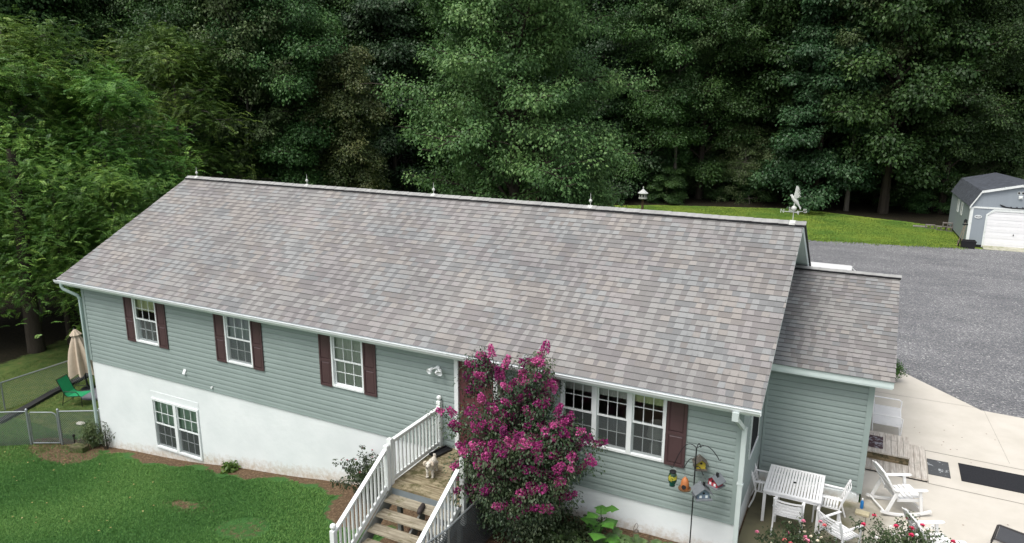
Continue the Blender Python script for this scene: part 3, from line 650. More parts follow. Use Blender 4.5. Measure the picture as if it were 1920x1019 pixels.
for s in (-1, 1):
    for k in range(7):
        t = k/6; a0_ = Vector((vx-.03+.05*t, RY1+s*.03, zc+.06+.05*t)); tip = Vector((vx+.03+.09*t-.02*s, RY1+s*(.06+.04*t), zc+.40-.22*t*t)); f.bar(a0_, tip, .028, .010, up=(0, 1, 0), taper=.35)
f.bar((vx, RY1, zc-.05), (vx, RY1, zc+.03), .012)
sub(f, 'eagle', M_FIN, va, house, smooth=True)

# side addition
AX0, AX1, AY0, AYR, AZR = 19.8, 22.0, 3.27, 7.3, 3.68
AZE, AYE, AXR = 2.385, 2.95, 22.37
asl = (AZR-AZE)/(AYR-AYE); AYB = 2*AYR-AY0
TA = lambda a, o, z: (a, AY0-o, z); TAR = lambda a, o, z: (AX1+o, a, z); TAB = lambda a, o, z: (a, AYB+o, z)
wall_siding(MB(), TA, lambda z: (AX0+.01, AX1), -.44, 2.36, []).build('siding_wall', M_SID, house, True)
def aext(z):
    if z <= 2.36: return (AY0, AYB)
    y = AYE+(z+.06-AZE)/asl; y = min(max(y, AY0), AYR); return (y, 2*AYR-y)
AD = (5.6, 6.6, -.42, 1.65)
wall_siding(MB(), TAR, aext, -.44, 3.6, [AD]).build('siding_wall', M_SID, house, True)
wall_siding(MB(), TAB, lambda z: (AX0+.01, AX1), -.44, 2.36, []).build('siding_wall', M_SID, house, True)
cp = MB(); cp.prism([(AX1-.085, AY0-.03), (AX1+.03, AY0-.03), (AX1+.03, AY0+.085), (AX1, AY0+.085), (AX1, AY0), (AX1-.085, AY0)], -.46, 2.36, 'z'); cp.build('corner_board', M_TRIM, house, True)
cp = MB(); cp.box(AX0+.03, AX0+.07, AY0-.03, AY0, -.44, 2.3); cp.build('corner_board', M_TRIM, house, True)
fo = MB(); fo.box(AX0+.02, AX1-.015, AY0+.012, AYB-.02, -.9, -.45)
for i in range(9):  # parged skirt, uneven along its top and foot
    pass
fo.prism([(20.6, -.70), (20.75, -.60), (21.0, -.52), (21.4, -.50), (21.8, -.47), (21.93, -.52), (21.96, -.70)], AY0-.035, AY0+.01, 'y'); fo.build('foundation_wall', M_STUC, house, True)
rb = roof_body(AX0-.0+.03, AXR-.012, AYE, AZE-.004, AYR, AZR-.004, 2*AYR-AYE, .15)
rb.box(AX0+.02, AXR-.03, AYE+.01, AY0, 2.20, 2.235)
roof2 = rb.build('roof', M_FASC, house, True); av = Vector((0, AYR-AYE, AZR-AZE))
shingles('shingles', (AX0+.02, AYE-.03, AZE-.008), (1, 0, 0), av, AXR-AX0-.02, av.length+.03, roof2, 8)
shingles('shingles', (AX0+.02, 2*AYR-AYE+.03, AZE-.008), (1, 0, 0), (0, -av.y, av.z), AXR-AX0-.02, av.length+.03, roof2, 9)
ridge(AX0+.02, AXR+.02, AYR, AZR+.01, asl, roof2, seed=6)
# side door of the addition
dm = MB(); dm.box(AX1-.05, AX1+.04, AD[0], AD[0]+.08, AD[2], AD[3]); dm.box(AX1-.05, AX1+.04, AD[1]-.08, AD[1], AD[2], AD[3]); dm.box(AX1-.05, AX1+.04, AD[0]+.08, AD[1]-.08, AD[3]-.08, AD[3])
dc = dm.build('door', M_WHITE, house, True); dl = MB(); dl.box(AX1-.04, AX1, AD[0]+.082, AD[1]-.082, AD[2], AD[3]-.082); sub(dl, 'door_leaf', M_DOOR, dc, house)
# ------------------------------------------------------------------ entrance steps
M_DECKX = woodmat('landing_boards', (.33, .285, .185), (.13, .10, .06), (.095, .088, .040), 0, .50)
M_TREAD = woodmat('tread_boards', (.37, .335, .255), (.15, .125, .085), (.13, .122, .06), 0, .56)
M_GREYP = pm('grey_paint_board', (.17, .20, .215), .6, .1, 4, .03, 30)
st = Root('porch_steps', 'weathered wooden landing and steps with white railings at the front door', 'steps', (13.9, -1.9, -1.3))
SX0, SX1, LY, LZ = 13.05, 14.78, -2.07, .10
LBs = MB(); nb = 14
for i in range(nb):
    a = LY+(-.01-LY)*i/nb; b_ = LY+(-.01-LY)*(i+1)/nb-.008; LBs.box(SX0-.02, SX1+.02, a, b_, LZ-.035, LZ+random.uniform(-.002, .002))
LBs.build('landing', M_DECKX, st, True)
f = MB(); f.box(SX0, SX1, LY-.0, LY+.035, LZ-.22, LZ-.037); f.box(SX0, SX0+.04, LY+.035, -.02, LZ-.22, LZ-.037); f.box(SX1-.04, SX1, LY+.035, -.02, LZ-.22, LZ-.037)
f.build('fascia_board', M_GREYP, st, True)
SL = .62
for i in range(1, 8):
    z = LZ-.18*i; y1 = LY-.29*(i-1)+.02; 
    if z < -1.22: break
    t = MB(); t.box(SX0+.06, SX1-.06, y1-.165, y1-.02, z-.035, z); t.box(SX0+.06, SX1-.06, y1-.315, y1-.173, z-.035, z+.002); t.build('tread', M_TREAD, st, True)
M_STR = pm('stringer_grey', (.22, .23, .215), .8, .25, 6, .05, 30, dirt=((.12, .12, .07), 5, .5, .7))
for x in (SX0+.02, SX1-.06, (SX0+SX1)/2):
    s_ = MB(); top = LZ-.05; d = 1.95
    if x > SX0+.5 and x < SX1-.5:
        s_.prism([(LY, top-.20), (LY, top-.48), (LY-d, top-SL*d-.42), (LY-d, top-SL*d-.14)], x-.02, x+.02, 'x')
    else: s_.prism([(LY+.02, top+.06), (LY+.02, top-.34), (LY-d, top-SL*d-.30), (LY-d, top-SL*d+.06)], x, x+.04, 'x')
    s_.build('stringer', M_STR, st, True)
for x in (SX0+.1, SX1-.14):
    for y_ in (LY+.1, -.2): b_ = MB(); b_.box(x, x+.09, y_, y_+.09, gz1(x, y_)-.1, LZ-.23); b_.build('support_post', M_STR, st, True)
NY = -3.86
def post(x, y, z0, z1, ball):
    mb = MB(); mb.box(x-.05, x+.05, y-.05, y+.05, z0, z1); mb.lathe([(.072, 0), (.072, .02), (.05, .035), (.03, .04)], (x, y, z1), 4, Matrix.Rotation(rad(45), 3, 'Z'))
    if ball: mb.lathe([(.02, .04), (.03, .055), (.055, .085), (.06, .11), (.05, .145), (.02, .165), (.002, .17)], (x, y, z1), 14)
    mb.build('rail_post', M_WPAINT, st, True)
for x in (SX0-.01, SX1+.03):
    post(x, -.07, LZ-.2, 1.22, True); post(x, LY+.08, LZ-.45, 1.12, x > 14); post(x, NY, gz1(x, NY)-.05, .04, True)
    if x < 14: post(x+.0, LY-.05, LZ-.45, 1.02, False)
    for nm, y0, z0_, y1, z1_ in (('handrail', -.12, 1.08, LY+.13, 1.08), ('handrail', LY-.1, .96, NY+.05, .96-.565*(abs(NY-LY)-.15))):
        r_ = MB(); r_.bar((x, y0, z0_), (x, y1, z1_), .085, .04); r_.bar((x, y0, z0_-.045), (x, y1, z1_-.045), .035, .05); r_.build(nm, M_WPAINT, st, True)
    off = .86
    r_ = MB(); r_.bar((x, -.12, LZ+.10), (x, LY+.13, LZ+.10), .045, .085); r_.build('bottom_rail', M_WPAINT, st, True)
    r_ = MB(); r_.bar((x, LY-.1, .96-off), (x, NY+.05, .96-off-.565*(abs(NY-LY)-.15)), .05, .12); r_.build('bottom_rail', M_WPAINT, st, True)
    n_ = 13
    for i in range(n_):
        y_ = -.20+(LY+.30)*(i)/(n_-1)+.0; y_ = -.2-(abs(LY)-.42)*i/(n_-1)
        b_ = MB(); b_.box(x-.019, x+.019, y_-.019, y_+.019, LZ+.13, 1.015); b_.build('baluster', M_WPAINT, st, True)
    n_ = 12
    for i in range(n_):
        y_ = LY-.22-(abs(NY-LY)-.42)*i/(n_-1); zt = .96-.565*(LY-.1-y_); b_ = MB(); b_.box(x-.019, x+.019, y_-.019, y_+.019, zt-off+.05, zt-.055); b_.build('baluster', M_WPAINT, st, True)

# things lying on the steps
mt_ = MB(); mt_.box(-.12, .12, -.26, .26, 0, .012); mt_.box(-.12, .12, -.26, -.24, .012, .05); mt_.box(-.12, .12, .24, .26, .012, .05); mt_.box(-.12, -.10, -.24, .24, .012, .05); mt_.box(.10, .12, -.24, .24, .012, .05)
o = mt_.build('boot_tray', M_BLACK); o.location = (13.24, -.34, LZ+.004); o.rotation_euler = (0, 0, rad(-14)); tag(o, 'black rubber boot tray on the landing beside the wall post', 'tray')
sh = MB(); sh.tube([(0, -.15, .03), (0, -.12, .04), (0, -.06, .048), (0, .0, .052), (0, .06, .055), (0, .12, .055), (0, .15, .05)], [.02, .048, .058, .054, .046, .048, .03], 10); sh.prism([(-.05, -.12), (-.03, -.155), (.03, -.155), (.05, -.12), (.045, .13), (.02, .16), (-.02, .16), (-.045, .13)], 0, .02, 'z')
o = sh.build('shoe', pm('shoe_brown', (.035, .028, .026), .7, .2, 20, .05), smooth=True); o.location = (14.02, -2.33, -.076); o.rotation_euler = (0, 0, rad(14)); tag(o, 'dark brown slip-on shoe left on the top step', 'shoe')

# ------------------------------------------------------------------ small white dog on the landing
def dog():
    bm = bmesh.new(); sk = bm.verts.layers.skin.verify(); V = {}
    def v(k, p, r): q = bm.verts.new(p); q[sk].radius = (r, r); V[k] = q
    v('pel', (0, .20, .275), .082); v('mid', (0, .06, .275), .085); v('ch', (0, -.08, .275), .095); v('nk', (0, -.16, .345), .065); v('hd', (0, -.215, .40), .072); v('mz', (0, -.29, .375), .036); v('ns', (0, -.325, .37), .022)
    v('t1', (0, .27, .31), .030); v('t2', (0, .30, .34), .032); v('t3', (0, .27, .38), .026)
    for s, k in ((-1, 'l'), (1, 'r')):
        v('f1'+k, (s*.055, -.10, .20), .042); v('f2'+k, (s*.058, -.10, .11), .027); v('f3'+k, (s*.06, -.105, .035), .026); v('f4'+k, (s*.06, -.135, .02), .024)
        v('h1'+k, (s*.06, .21, .20), .05); v('h2'+k, (s*.065, .17, .135), .034); v('h3'+k, (s*.065, .235, .085), .024); v('h4'+k, (s*.065, .215, .028), .025); v('h5'+k, (s*.065, .18, .02), .023)
    E_ = [('pel', 'mid'), ('mid', 'ch'), ('ch', 'nk'), ('nk', 'hd'), ('hd', 'mz'), ('mz', 'ns'), ('pel', 't1'), ('t1', 't2'), ('t2', 't3')]
    for k in 'lr': E_ += [('ch', 'f1'+k), ('f1'+k, 'f2'+k), ('f2'+k, 'f3'+k), ('f3'+k, 'f4'+k), ('pel', 'h1'+k), ('h1'+k, 'h2'+k), ('h2'+k, 'h3'+k), ('h3'+k, 'h4'+k), ('h4'+k, 'h5'+k)]
    for a, b_ in E_: bm.edges.new((V[a], V[b_]))
    V['pel'][sk].use_root = True
    me = bpy.data.meshes.new('dog'); bm.to_mesh(me); bm.free(); ob = bpy.data.objects.new('dog', me); C.objects.link(ob)
    ob.modifiers.new('skin', 'SKIN').use_smooth_shade = True; s_ = ob.modifiers.new('sub', 'SUBSURF'); s_.levels = 3; s_.render_levels = 3
    tx_ = bpy.data.textures.new('curl', 'CLOUDS'); tx_.noise_scale = .03; d = ob.modifiers.new('fur', 'DISPLACE'); d.texture = tx_; d.strength = .032; d.mid_level = .45
    me.materials.append(pm('dog_fur', (.62, .58, .50), .9, .12, 14, .3, 90, .2)); return ob
r_ = Root('dog', 'small curly white dog standing on the landing looking at the camera', 'dog', (13.62, -1.33, LZ+.003), rad(18))
d = dog(); d.name = 'body'; d.parent = r_.o
for s in (-1, 1):
    e = MB(); e.tube([(s*.05, -.20, .45), (s*.085, -.205, .43), (s*.095, -.215, .385), (s*.085, -.22, .35)], [.014, .028, .030, .012], 8)
    e.build('ear', pm('dog_ear', (.55, .48, .38), .9, .15, 14, .3, 90, .2), r_, smooth=True)
e = MB()
for s in (-1, 1): e.lathe([(.001, -.011), (.011, 0), (.001, .011)], (s*.033, -.279, .418), 8)
e.lathe([(.001, -.016), (.017, 0), (.001, .014)], (0, -.347, .378), 8); e.box(-.016, .016, -.342, -.325, .340, .347)
e.build('eyes_and_nose', M_BLACK, r_, smooth=True)

# ------------------------------------------------------------------ chain link
def chain(mb, A, B, za, zb, z0a, z0b, s=.07, r=.0035):
    """woven diamonds between (A,B) in plan; bottom z0a->z0b, top za->zb"""
    A, B = Vector((*A, 0)), Vector((*B, 0)); Ld = (B-A).length; d = (B-A)/Ld; n_ = Vector((-d.y, d.x, 0))
    H_ = za-z0a; k = -int(H_/s)-1
    while k*s < Ld:
        for sg in (1, -1):
            # line: x = k*s + t*H (sg=1) or x = k*s+H - t*H
            t0, t1 = 0.0, 1.0; xa, xb = (k*s, k*s+H_) if sg == 1 else (k*s+H_, k*s)
            def clip(lo, hi):
                ta, tb = 0., 1.
                if abs(xb-xa) < 1e-9: return None
                for lim, is_lo in ((0, True), (Ld, False)):
                    t = (lim-xa)/(xb-xa)
                    if (xb > xa) == is_lo: ta = max(ta, t)
                    else: tb = min(tb, t)
                return (ta, tb) if tb-ta > .02 else None
            c = clip(0, Ld)
            if c:
                ps = []
                for t in c:
                    x = xa+(xb-xa)*t; q = x/Ld; zl = z0a+(z0b-z0a)*q; zh = za+(zb-za)*q; ps.append(A+d*x+Vector((0, 0, zl+(zh-zl)*t))+n_*(.004*sg))
                mb.bar(ps[0], ps[1], r*2, r*2)
        k += 1
M_WIRE = pm('fence_wire', (.22, .245, .25), .5, .1, 9, 0, metallic=.5); M_WIRED = pm('fence_wire_dark', (.045, .055, .06), .5, .1, 9, 0, metallic=.3)
# side yard fence and gate
FP = [(-5.6, -3.05), (-2.25, -.97), (-1.36, -.50), (-.22, .16)]
fr = Root('chain_link_fence', 'low grey chain link fence with a gate beside the left corner of the house', 'fence', (-1.36, -.5, -3.05))
for p in FP: mb = MB(); mb.tube([(*p, -3.15), (*p, -1.82)], .035, 10); mb.lathe([(.042, 0), (.042, .03), (.02, .06), (.002, .065)], (*p, -1.83), 10); mb.build('fence_post', M_GALV, fr, True, smooth=True)
p = (-8.9, -5.1); mb = MB(); mb.tube([(*p, -3.2), (*p, -1.82)], .03, 10); mb.build('fence_post', M_GALV, fr, True)
for a, b_ in ((p, FP[0]), (FP[0], FP[1]), (FP[2], FP[3])):
    mb = MB(); mb.tube([(*a, -1.87), (*b_, -1.87)], .022, 8); mb.build('top_rail', M_GALV, fr, True); mb = MB(); chain(mb, a, b_, -1.88, -1.88, -3.05, -3.05); mb.build('chain_mesh', M_WIRE, fr, True)
a, b_ = Vector((*FP[1], 0)), Vector((*FP[2], 0)); d = (b_-a).normalized(); a2, b2 = a+d*.07, b_-d*.06
mb = MB(); mb.tube([a2+Vector((0,0,-2.98)), a2+Vector((0,0,-1.95)), a2+d*.05+Vector((0,0,-1.90)), b2-d*.14+Vector((0,0,-1.90)), b2-d*.04+Vector((0,0,-1.95)), b2+Vector((0,0,-2.05)), b2+Vector((0,0,-2.98)), a2+Vector((0,0,-2.98))], .020, 8)
gt = mb.build('gate', M_GALV, fr, True, smooth=True); mb = MB(); chain(mb, a2.xy, b2.xy, -1.93, -1.93, -2.97, -2.97); sub(mb, 'gate_mesh', M_WIRE, gt, fr)
# far fence along the yard
ff = Root('chain_link_fence', 'chain link fence with a pale top rail crossing the side yard below the trees', 'fence', (-7.2, 1.6, -3.0))
FA = [(-7.9, -2.6), (-6.95, .2), (-6.55, 2.2), (-6.1, 4.5)]
FA = [(-6.2, -2.0), (-5.95, .25), (-6.0, 2.75), (-6.05, 5.4)]
for p in FA: mb = MB(); mb.tube([(*p, -3.15), (*p, -2.0)], .025, 8); mb.build('fence_post', M_GALV, ff, True)
for a, b_ in zip(FA[:-1], FA[1:]): mb = MB(); mb.tube([(*a, -2.02), (*b_, -2.02)], .028, 8); mb.build('top_rail', M_GALV, ff, True); mb = MB(); chain(mb, a, b_, -2.03, -2.03, -3.08, -3.08, .1, .0025); mb.build('chain_mesh', M_WIRE, ff, True)
# dark mesh beside the steps
fs = Root('chain_link_fence', 'dark chain link fence sloping down beside the right stair railing', 'fence', (15.05, -2.9, -1.2))
for p in ((15.05, -.25), (15.05, -2.95), (14.75, -4.8)): mb = MB(); mb.tube([(*p, -1.5), (*p, .2)], .03, 10); mb.build('fence_post', M_GALV, fs, True)
for a, b_ in (((15.05, -.25), (15.05, -2.95)), ((15.05, -2.95), (14.75, -4.8))):
    mb = MB(); mb.tube([(*a, .18), (*b_, .18)], .02, 8); mb.build('top_rail', M_GALV, fs, True); mb = MB(); chain(mb, a, b_, .17, .17, -1.2, -1.25, .055, .004); mb.build('chain_mesh', M_WIRED, fs, True)

# ------------------------------------------------------------------ side yard: chair, parasol, paver, edging
M_GREEN = pm('green_sling', (.012, .26, .10), .6, .08, 10, .05, 80)
gc = Root('lawn_chair', 'bright green sling chair on the grass behind the gate', 'chair', (-4.15, 1.75, -3.03), rad(112))
mb = MB()   # local: chair faces -Y
prof = [(.30, 1.05, .0), (.12, .42, 0), (.02, .37, 0), (-.42, .42, 0), (-.50, .40, 0)]
pts = [(.42, 1.0), (.33, .78), (.20, .46), (.10, .37), (-.10, .36), (-.40, .41), (-.47, .39)]
for (ya, za), (yb, zb_) in zip(pts[:-1], pts[1:]): mb.add([(-.27, ya, za), (.27, ya, za), (.27, yb, zb_), (-.27, yb, zb_), (-.27, ya, za-.008), (.27, ya, za-.008), (.27, yb, zb_-.008), (-.27, yb, zb_-.008)], [(0,1,2,3),(4,5,6,7),(0,4,7,3),(1,5,6,2)])
mb.build('sling_seat', M_GREEN, gc)
for s in (-1, 1):
    x = s*.28; mb = MB(); mb.tube([(x, .43, 1.02), (x, .20, .46), (x, .10, .365), (x, -.40, .41), (x, -.46, .36), (x, -.44, .0)], .014, 6); mb.tube([(x, .32, .0), (x, .22, .45), (x*1.1, .15, .58), (x*1.15, -.30, .58), (x*1.08, -.36, .5), (x, -.38, .40)], .014, 6); mb.build('side_frame', M_DARKMETAL, gc, smooth=True)
mb = MB(); mb.tube([(-.28, .30, .08), (.28, .30, .08)], .01, 6); mb.tube([(-.28, .43, 1.02), (.28, .43, 1.02)], .014, 6); mb.build('cross_bar', M_DARKMETAL, gc)
# closed parasol
pu = Root('parasol', 'closed beige patio umbrella with a dark pole at the left house corner', 'umbrella', (-5.1, 2.85, -3.03))
mb = MB(); mb.tube([(0, 0, .02), (0, 0, 2.35)], .028, 10); mb.build('pole', M_DARKMETAL, pu); mb = MB(); mb.lathe([(.25, 0), (.25, .04), (.06, .08), (.035, .2), (.03, .32)], (0, 0, 0), 20); mb.build('base', M_DARKMETAL, pu, smooth=True)
M_CANV = pm('canvas_beige', (.47, .39, .30), .85, .1, 6, .08, 60)
nv_, V_, F_ = 64, [], []
levels = [(0, .05), (.12, .10), (.35, .16), (.7, .23), (1.1, .29), (1.45, .325), (1.62, .34)]
for t, r0 in levels:
    for k in range(nv_):
        a = 2*math.pi*k/nv_; fo_ = 1+.26*math.cos(8*a)*min(1, t*2)+.04*math.sin(3*a); V_.append((1.35*r0*fo_*math.cos(a), 1.35*r0*fo_*math.sin(a), 2.28-t-(.05*math.cos(8*a)+.03*math.sin(2*a) if t > 1.5 else 0)))
for i in range(len(levels)-1): F_ += [(i*nv_+k, i*nv_+(k+1) % nv_, (i+1)*nv_+(k+1) % nv_, (i+1)*nv_+k) for k in range(nv_)]
mb = MB(); mb.add(V_, F_); mb.build('canopy', M_CANV, pu, smooth=True)
mb = MB(); V_ = []; n_ = 32
for t, r0 in ((0, .03), (.08, .10), (.22, .20), (.24, .19)):
    for k in range(n_): a = 2*math.pi*k/n_; fo_ = 1+.13*math.cos(8*a)*(t > .05); V_.append((r0*fo_*math.cos(a), r0*fo_*math.sin(a), 2.43-t))
mb.add(V_, [(i*n_+k, i*n_+(k+1) % n_, (i+1)*n_+(k+1) % n_, (i+1)*n_+k) for i in range(3) for k in range(n_)]); mb.build('vent_cap', M_CANV, pu, smooth=True)
mb = MB(); mb.lathe([(.03, 0), (.045, .03), (.03, .06), (.005, .08)], (-.03, 0, 2.40), 10); mb.build('pole_cap', M_DARKMETAL, pu); pu.o.rotation_euler = (rad(2), rad(-5), 0)
mb = MB(); mb.prism([(.75*math.cos(a)*(1+.12*math.sin(3*a)), .6*math.sin(a)) for a in [i*math.pi/7 for i in range(14)]], 0, .06, 'z')
o = mb.build('paving_stone', pm('grey_slate', (.16, .16, .18), .8, .15, 3, .1, 20)); o.location = (-4.25, 2.75, -3.06); o.rotation_euler = (0, 0, rad(35)); tag(o, 'flat grey paving stone under the closed umbrella by the house wall', 'paving stone')
mb = MB(); ed = [(-5.1, -.75), (-5.35, .5), (-5.9, 1.8), (-6.4, 3.1), (-7.0, 4.4)]
ed = [(-5.6, -1.3), (-4.94, -.45), (-5.35, .75), (-5.85, 1.9), (-6.2, 3.0), (-6.6, 4.2)]
for a, b_ in zip(ed[:-1], ed[1:]): mb.prism([(a[0]-.16, a[1]), (a[0]+.16, a[1]-.03), (b_[0]+.16, b_[1]-.03), (b_[0]-.16, b_[1])], -3.12, -2.96, 'z')
o = mb.build('landscape_edging', pm('edging_dark', (.022, .022, .022), .8, .2, 8, .15, 12)); tag(o, 'dark landscape timber edging curving across the side yard grass', 'edging')
mb = MB(); mb.box(-.27, .27, -.13, .13, 0, .22); mb.box(-.22, .22, -.09, .09, .22, .225)
o = mb.build('planter_block', woodmat('mossy_block', (.15, .14, .08), (.05, .045, .025), (.05, .07, .02), 0, .45), bevel=.02); o.location = (-.42, -.52, -3.06); o.rotation_euler = (0, 0, rad(8)); tag(o, 'mossy rectangular planter block at the foot of the gate', 'planter')
mb = MB(); mb.tube([(0, 0, 0), (0, 0, .32)], .018, 8); mb.lathe([(.02, 0), (.04, .03), (.04, .08), (.01, .1)], (0, 0, .28), 10)
o = mb.build('garden_light', M_BLACK, smooth=True); o.location = (-1.0, -.32, -3.05); tag(o, 'short black stake light standing between the gate and the house', 'garden light')
mb = MB(); mb.lathe([(.001, .0), (.12, .01), (.15, .05), (.08, .10), (.001, .12)], (0, 0, 0), 10)
o = mb.build('rock', pm('pale_rock', (.45, .44, .38), .9, .2, 6, .2, 10)); o.location = (-2.35, .75, -3.06); o.scale = (1.2, .8, .8); tag(o, 'pale flat rock in the grass behind the gate', 'rock')

# ------------------------------------------------------------------ patio furniture
M_FURN = pm('white_aluminium', (.80, .80, .80), .35, .03, 4, 0)
M_RESIN = pm('white_resin', (.80, .80, .79), .45, .04, 5, 0, dirt=((.66, .66, .62), 5, .58, .75))
PZ = -.70
tb_ = Root('patio_table', 'square white slatted table with an umbrella hole on the patio', 'table', (20.70, 2.13, PZ))
mb = MB(); tw, tl, th = 1.14, 1.26, .745
mb.box(-tw/2, tw/2, -tl/2, -tl/2+.07, th-.03, th); mb.box(-tw/2, tw/2, tl/2-.07, tl/2, th-.03, th); mb.box(-tw/2, -tw/2+.06, -tl/2+.07, tl/2-.07, th-.03, th); mb.box(tw/2-.06, tw/2, -tl/2+.07, tl/2-.07, th-.03, th)
mb.box(-tw/2+.05, tw/2-.05, -tl/2+.02, -tl/2+.05, th-.09, th-.032); mb.box(-tw/2+.05, tw/2-.05, tl/2-.05, tl/2-.02, th-.09, th-.032); mb.build('frame', M_FURN, tb_)
n_ = 17; mb = MB()
for i in range(n_): a = -tw/2+.06+(tw-.12)*i/n_; mb.box(a+.008, a+(tw-.12)/n_-.008, -tl/2+.071, tl/2-.071, th-.022, th-.004)
mb.build('slatted_top', M_FURN, tb_)
mb = MB(); mb.lathe([(.035, 0), (.035, .006), (.022, .006), (.022, .0)], (0, 0, th-.003), 14); mb.build('umbrella_hole', M_DARKMETAL, tb_)
for sx in (-1, 1):
    for sy in (-1, 1): mb = MB(); mb.box(sx*(tw/2-.035)-.03, sx*(tw/2-.035)+.03, sy*(tl/2-.05)-.03, sy*(tl/2-.05)+.03, 0, th-.032); mb.build('leg', M_FURN, tb_)
def patio_chair(label):
    """faces +Y locally: slatted curved back, slatted seat, flat arms"""
    r = Root('patio_chair', label, 'chair', (0, 0, 0), 0, 'white slatted chairs round the patio table')
    w_ = .54
    for s in (-1, 1):
        x = s*w_/2
        mb = MB(); mb.tube([(x, -.36, 0), (x, -.28, .22), (x, -.24, .42), (x, -.29, .66), (x, -.38, .90)], .019, 6); mb.build('rear_leg', M_FURN, r, smooth=True)
        mb = MB(); mb.bar((x, .24, 0), (x, .24, .64), .038, .030, up=(0, 1, 0)); mb.build('front_leg', M_FURN, r)
        mb = MB(); mb.box(x-.028, x+.028, -.28, .30, .64, .665); mb.build('armrest', M_FURN, r, bevel=.006)
    mb = MB()
    for i in range(6):
        t = i/5; z = .50+.36*t; y_ = -.255-.115*t; n2 = 8
        for k in range(n2):
            a, b_ = -w_/2+w_*k/n2, -w_/2+w_*(k+1)/n2; bow = lambda u: -.045*(1-(2*u/w_)**2)
            mb.bar((a, y_+bow(a), z), (b_, y_+bow(b_), z), .012, .033)
    for s in (-1, 1): mb.bar((s*w_/2, -.245, .46), (s*w_/2, -.385, .89), .02, .03)
    mb.build('slatted_back', M_FURN, r)
    mb = MB()
    for i in range(8): y_ = -.21+.058*i; mb.box(-w_/2+.02, w_/2-.02, y_, y_+.042, .425-.012*math.sin(i/7*math.pi), .440-.012*math.sin(i/7*math.pi))
    mb.box(-w_/2+.02, -w_/2+.045, -.24, .25, .40, .423); mb.box(w_/2-.045, w_/2-.02, -.24, .25, .40, .423); mb.box(-w_/2+.045, w_/2-.045, .225, .25, .38, .41); mb.build('slatted_seat', M_FURN, r)
    return r.o
c0 = patio_chair('white slatted chair with its back to the camera at the near table side'); c0.location = (20.68, 1.38, PZ)
dup(c0, loc=(20.16, 2.25, PZ), rz=rad(-86), label='white slatted chair squeezed between the table and the gable wall')
dup(c0, loc=(21.38, 2.25, PZ), rz=rad(88), label='white slatted chair on the right side of the table against the green addition')
dup(c0, loc=(21.68, 1.12, PZ), rz=rad(-38), label='white slatted chair turned away from the table behind the pink roses')

def rocker(label):
    """faces +Y locally: fan back of slats, deep seat, flat arms on curved rockers"""
    r = Root('rocking_chair', label, 'rocking chair', (0, 0, 0), 0, 'white plastic rocking chairs')
    w_ = .60
    mb = MB()
    for i in range(5):
        t0 = (i-2)*.095; n2 = 7
        pts = [Vector((t0*(.85+.25*u), -.17-.36*u, .36+.60*u-.0*u)) for u in [k/n2 for k in range(n2+1)]]
        hmax = .60*(1-.06*(abs(i-2)))
        for a, b_ in zip(pts[:-1], pts[1:]): mb.bar(a, b_, .078, .014, up=(0, .9, .5))
    mb.build('back_slats', M_RESIN, r)
    mb = MB(); arc = [(-.27, -.18, .36), (-.29, -.33, .62), (-.28, -.43, .80), (-.22, -.50, .93), (-.12, -.535, .985), (0, -.545, 1.0), (.12, -.535, .985), (.22, -.50, .93), (.28, -.43, .80), (.29, -.33, .62), (.27, -.18, .36)]
    mb.tube(arc, .022, 6); mb.bar((-.27, -.20, .40), (.27, -.20, .40), .05, .03); mb.bar((-.28, -.38, .68), (.28, -.38, .68), .07, .02, up=(0, .9, .5)); mb.build('back_frame', M_RESIN, r, smooth=True)
    mb = MB()
    for i in range(6): y_ = -.20+.088*i; z = .36+.012*i if i < 5 else .405; mb.box(-w_/2+.03, w_/2-.03, y_, y_+.078, z-.02, z)
    mb.box(-w_/2+.03, w_/2-.03, .31, .335, .32, .40); mb.box(-w_/2+.02, -w_/2+.045, -.2, .33, .30, .37); mb.box(w_/2-.045, w_/2-.02, -.2, .33, .30, .37); mb.build('seat', M_RESIN, r, bevel=.008)
    for s in (-1, 1):
        x = s*(w_/2+.02)
        mb = MB(); mb.prism([(x-.045, -.30), (x+.045, -.30), (x+.055, .30), (x+.03, .37), (x-.03, .37), (x-.05, .30)], .58, .605, 'z'); mb.build('armrest', M_RESIN, r, bevel=.006)
        mb = MB(); mb.bar((x, .30, .09), (x, .22, .585), .035, .055, up=(0, 1, 0)); mb.build('front_leg', M_RESIN, r)
        mb = MB(); mb.bar((x, -.40, .12), (x, -.22, .585), .035, .06, up=(0, 1, 0)); mb.build('rear_leg', M_RESIN, r)
        mb = MB(); rr = [(x, -.52+1.02*t, .03+.36*(t-.5)**2) for t in [k/12 for k in range(13)]]
        for a, b_ in zip(rr[:-1], rr[1:]): mb.bar(a, b_, .045, .05)
        mb.build('rocker', M_RESIN, r)
    mb = MB(); mb.tube([(-.32, -.44, .10), (.32, -.44, .10)], .018, 8); mb.tube([(-.32, .30, .14), (.32, .30, .14)], .018, 8); mb.build('stretcher', M_RESIN, r)
    return r.o
k0 = rocker('white plastic rocking chair on the open patio behind the blue bottle'); k0.location = (22.78, 3.45, PZ); k0.rotation_euler = (0, 0, rad(-64)); k0.scale = (1.06,)*3
dup(k0, loc=(23.33, 1.62, PZ), rz=rad(-62), label='white plastic rocking chair half hidden behind the red roses')

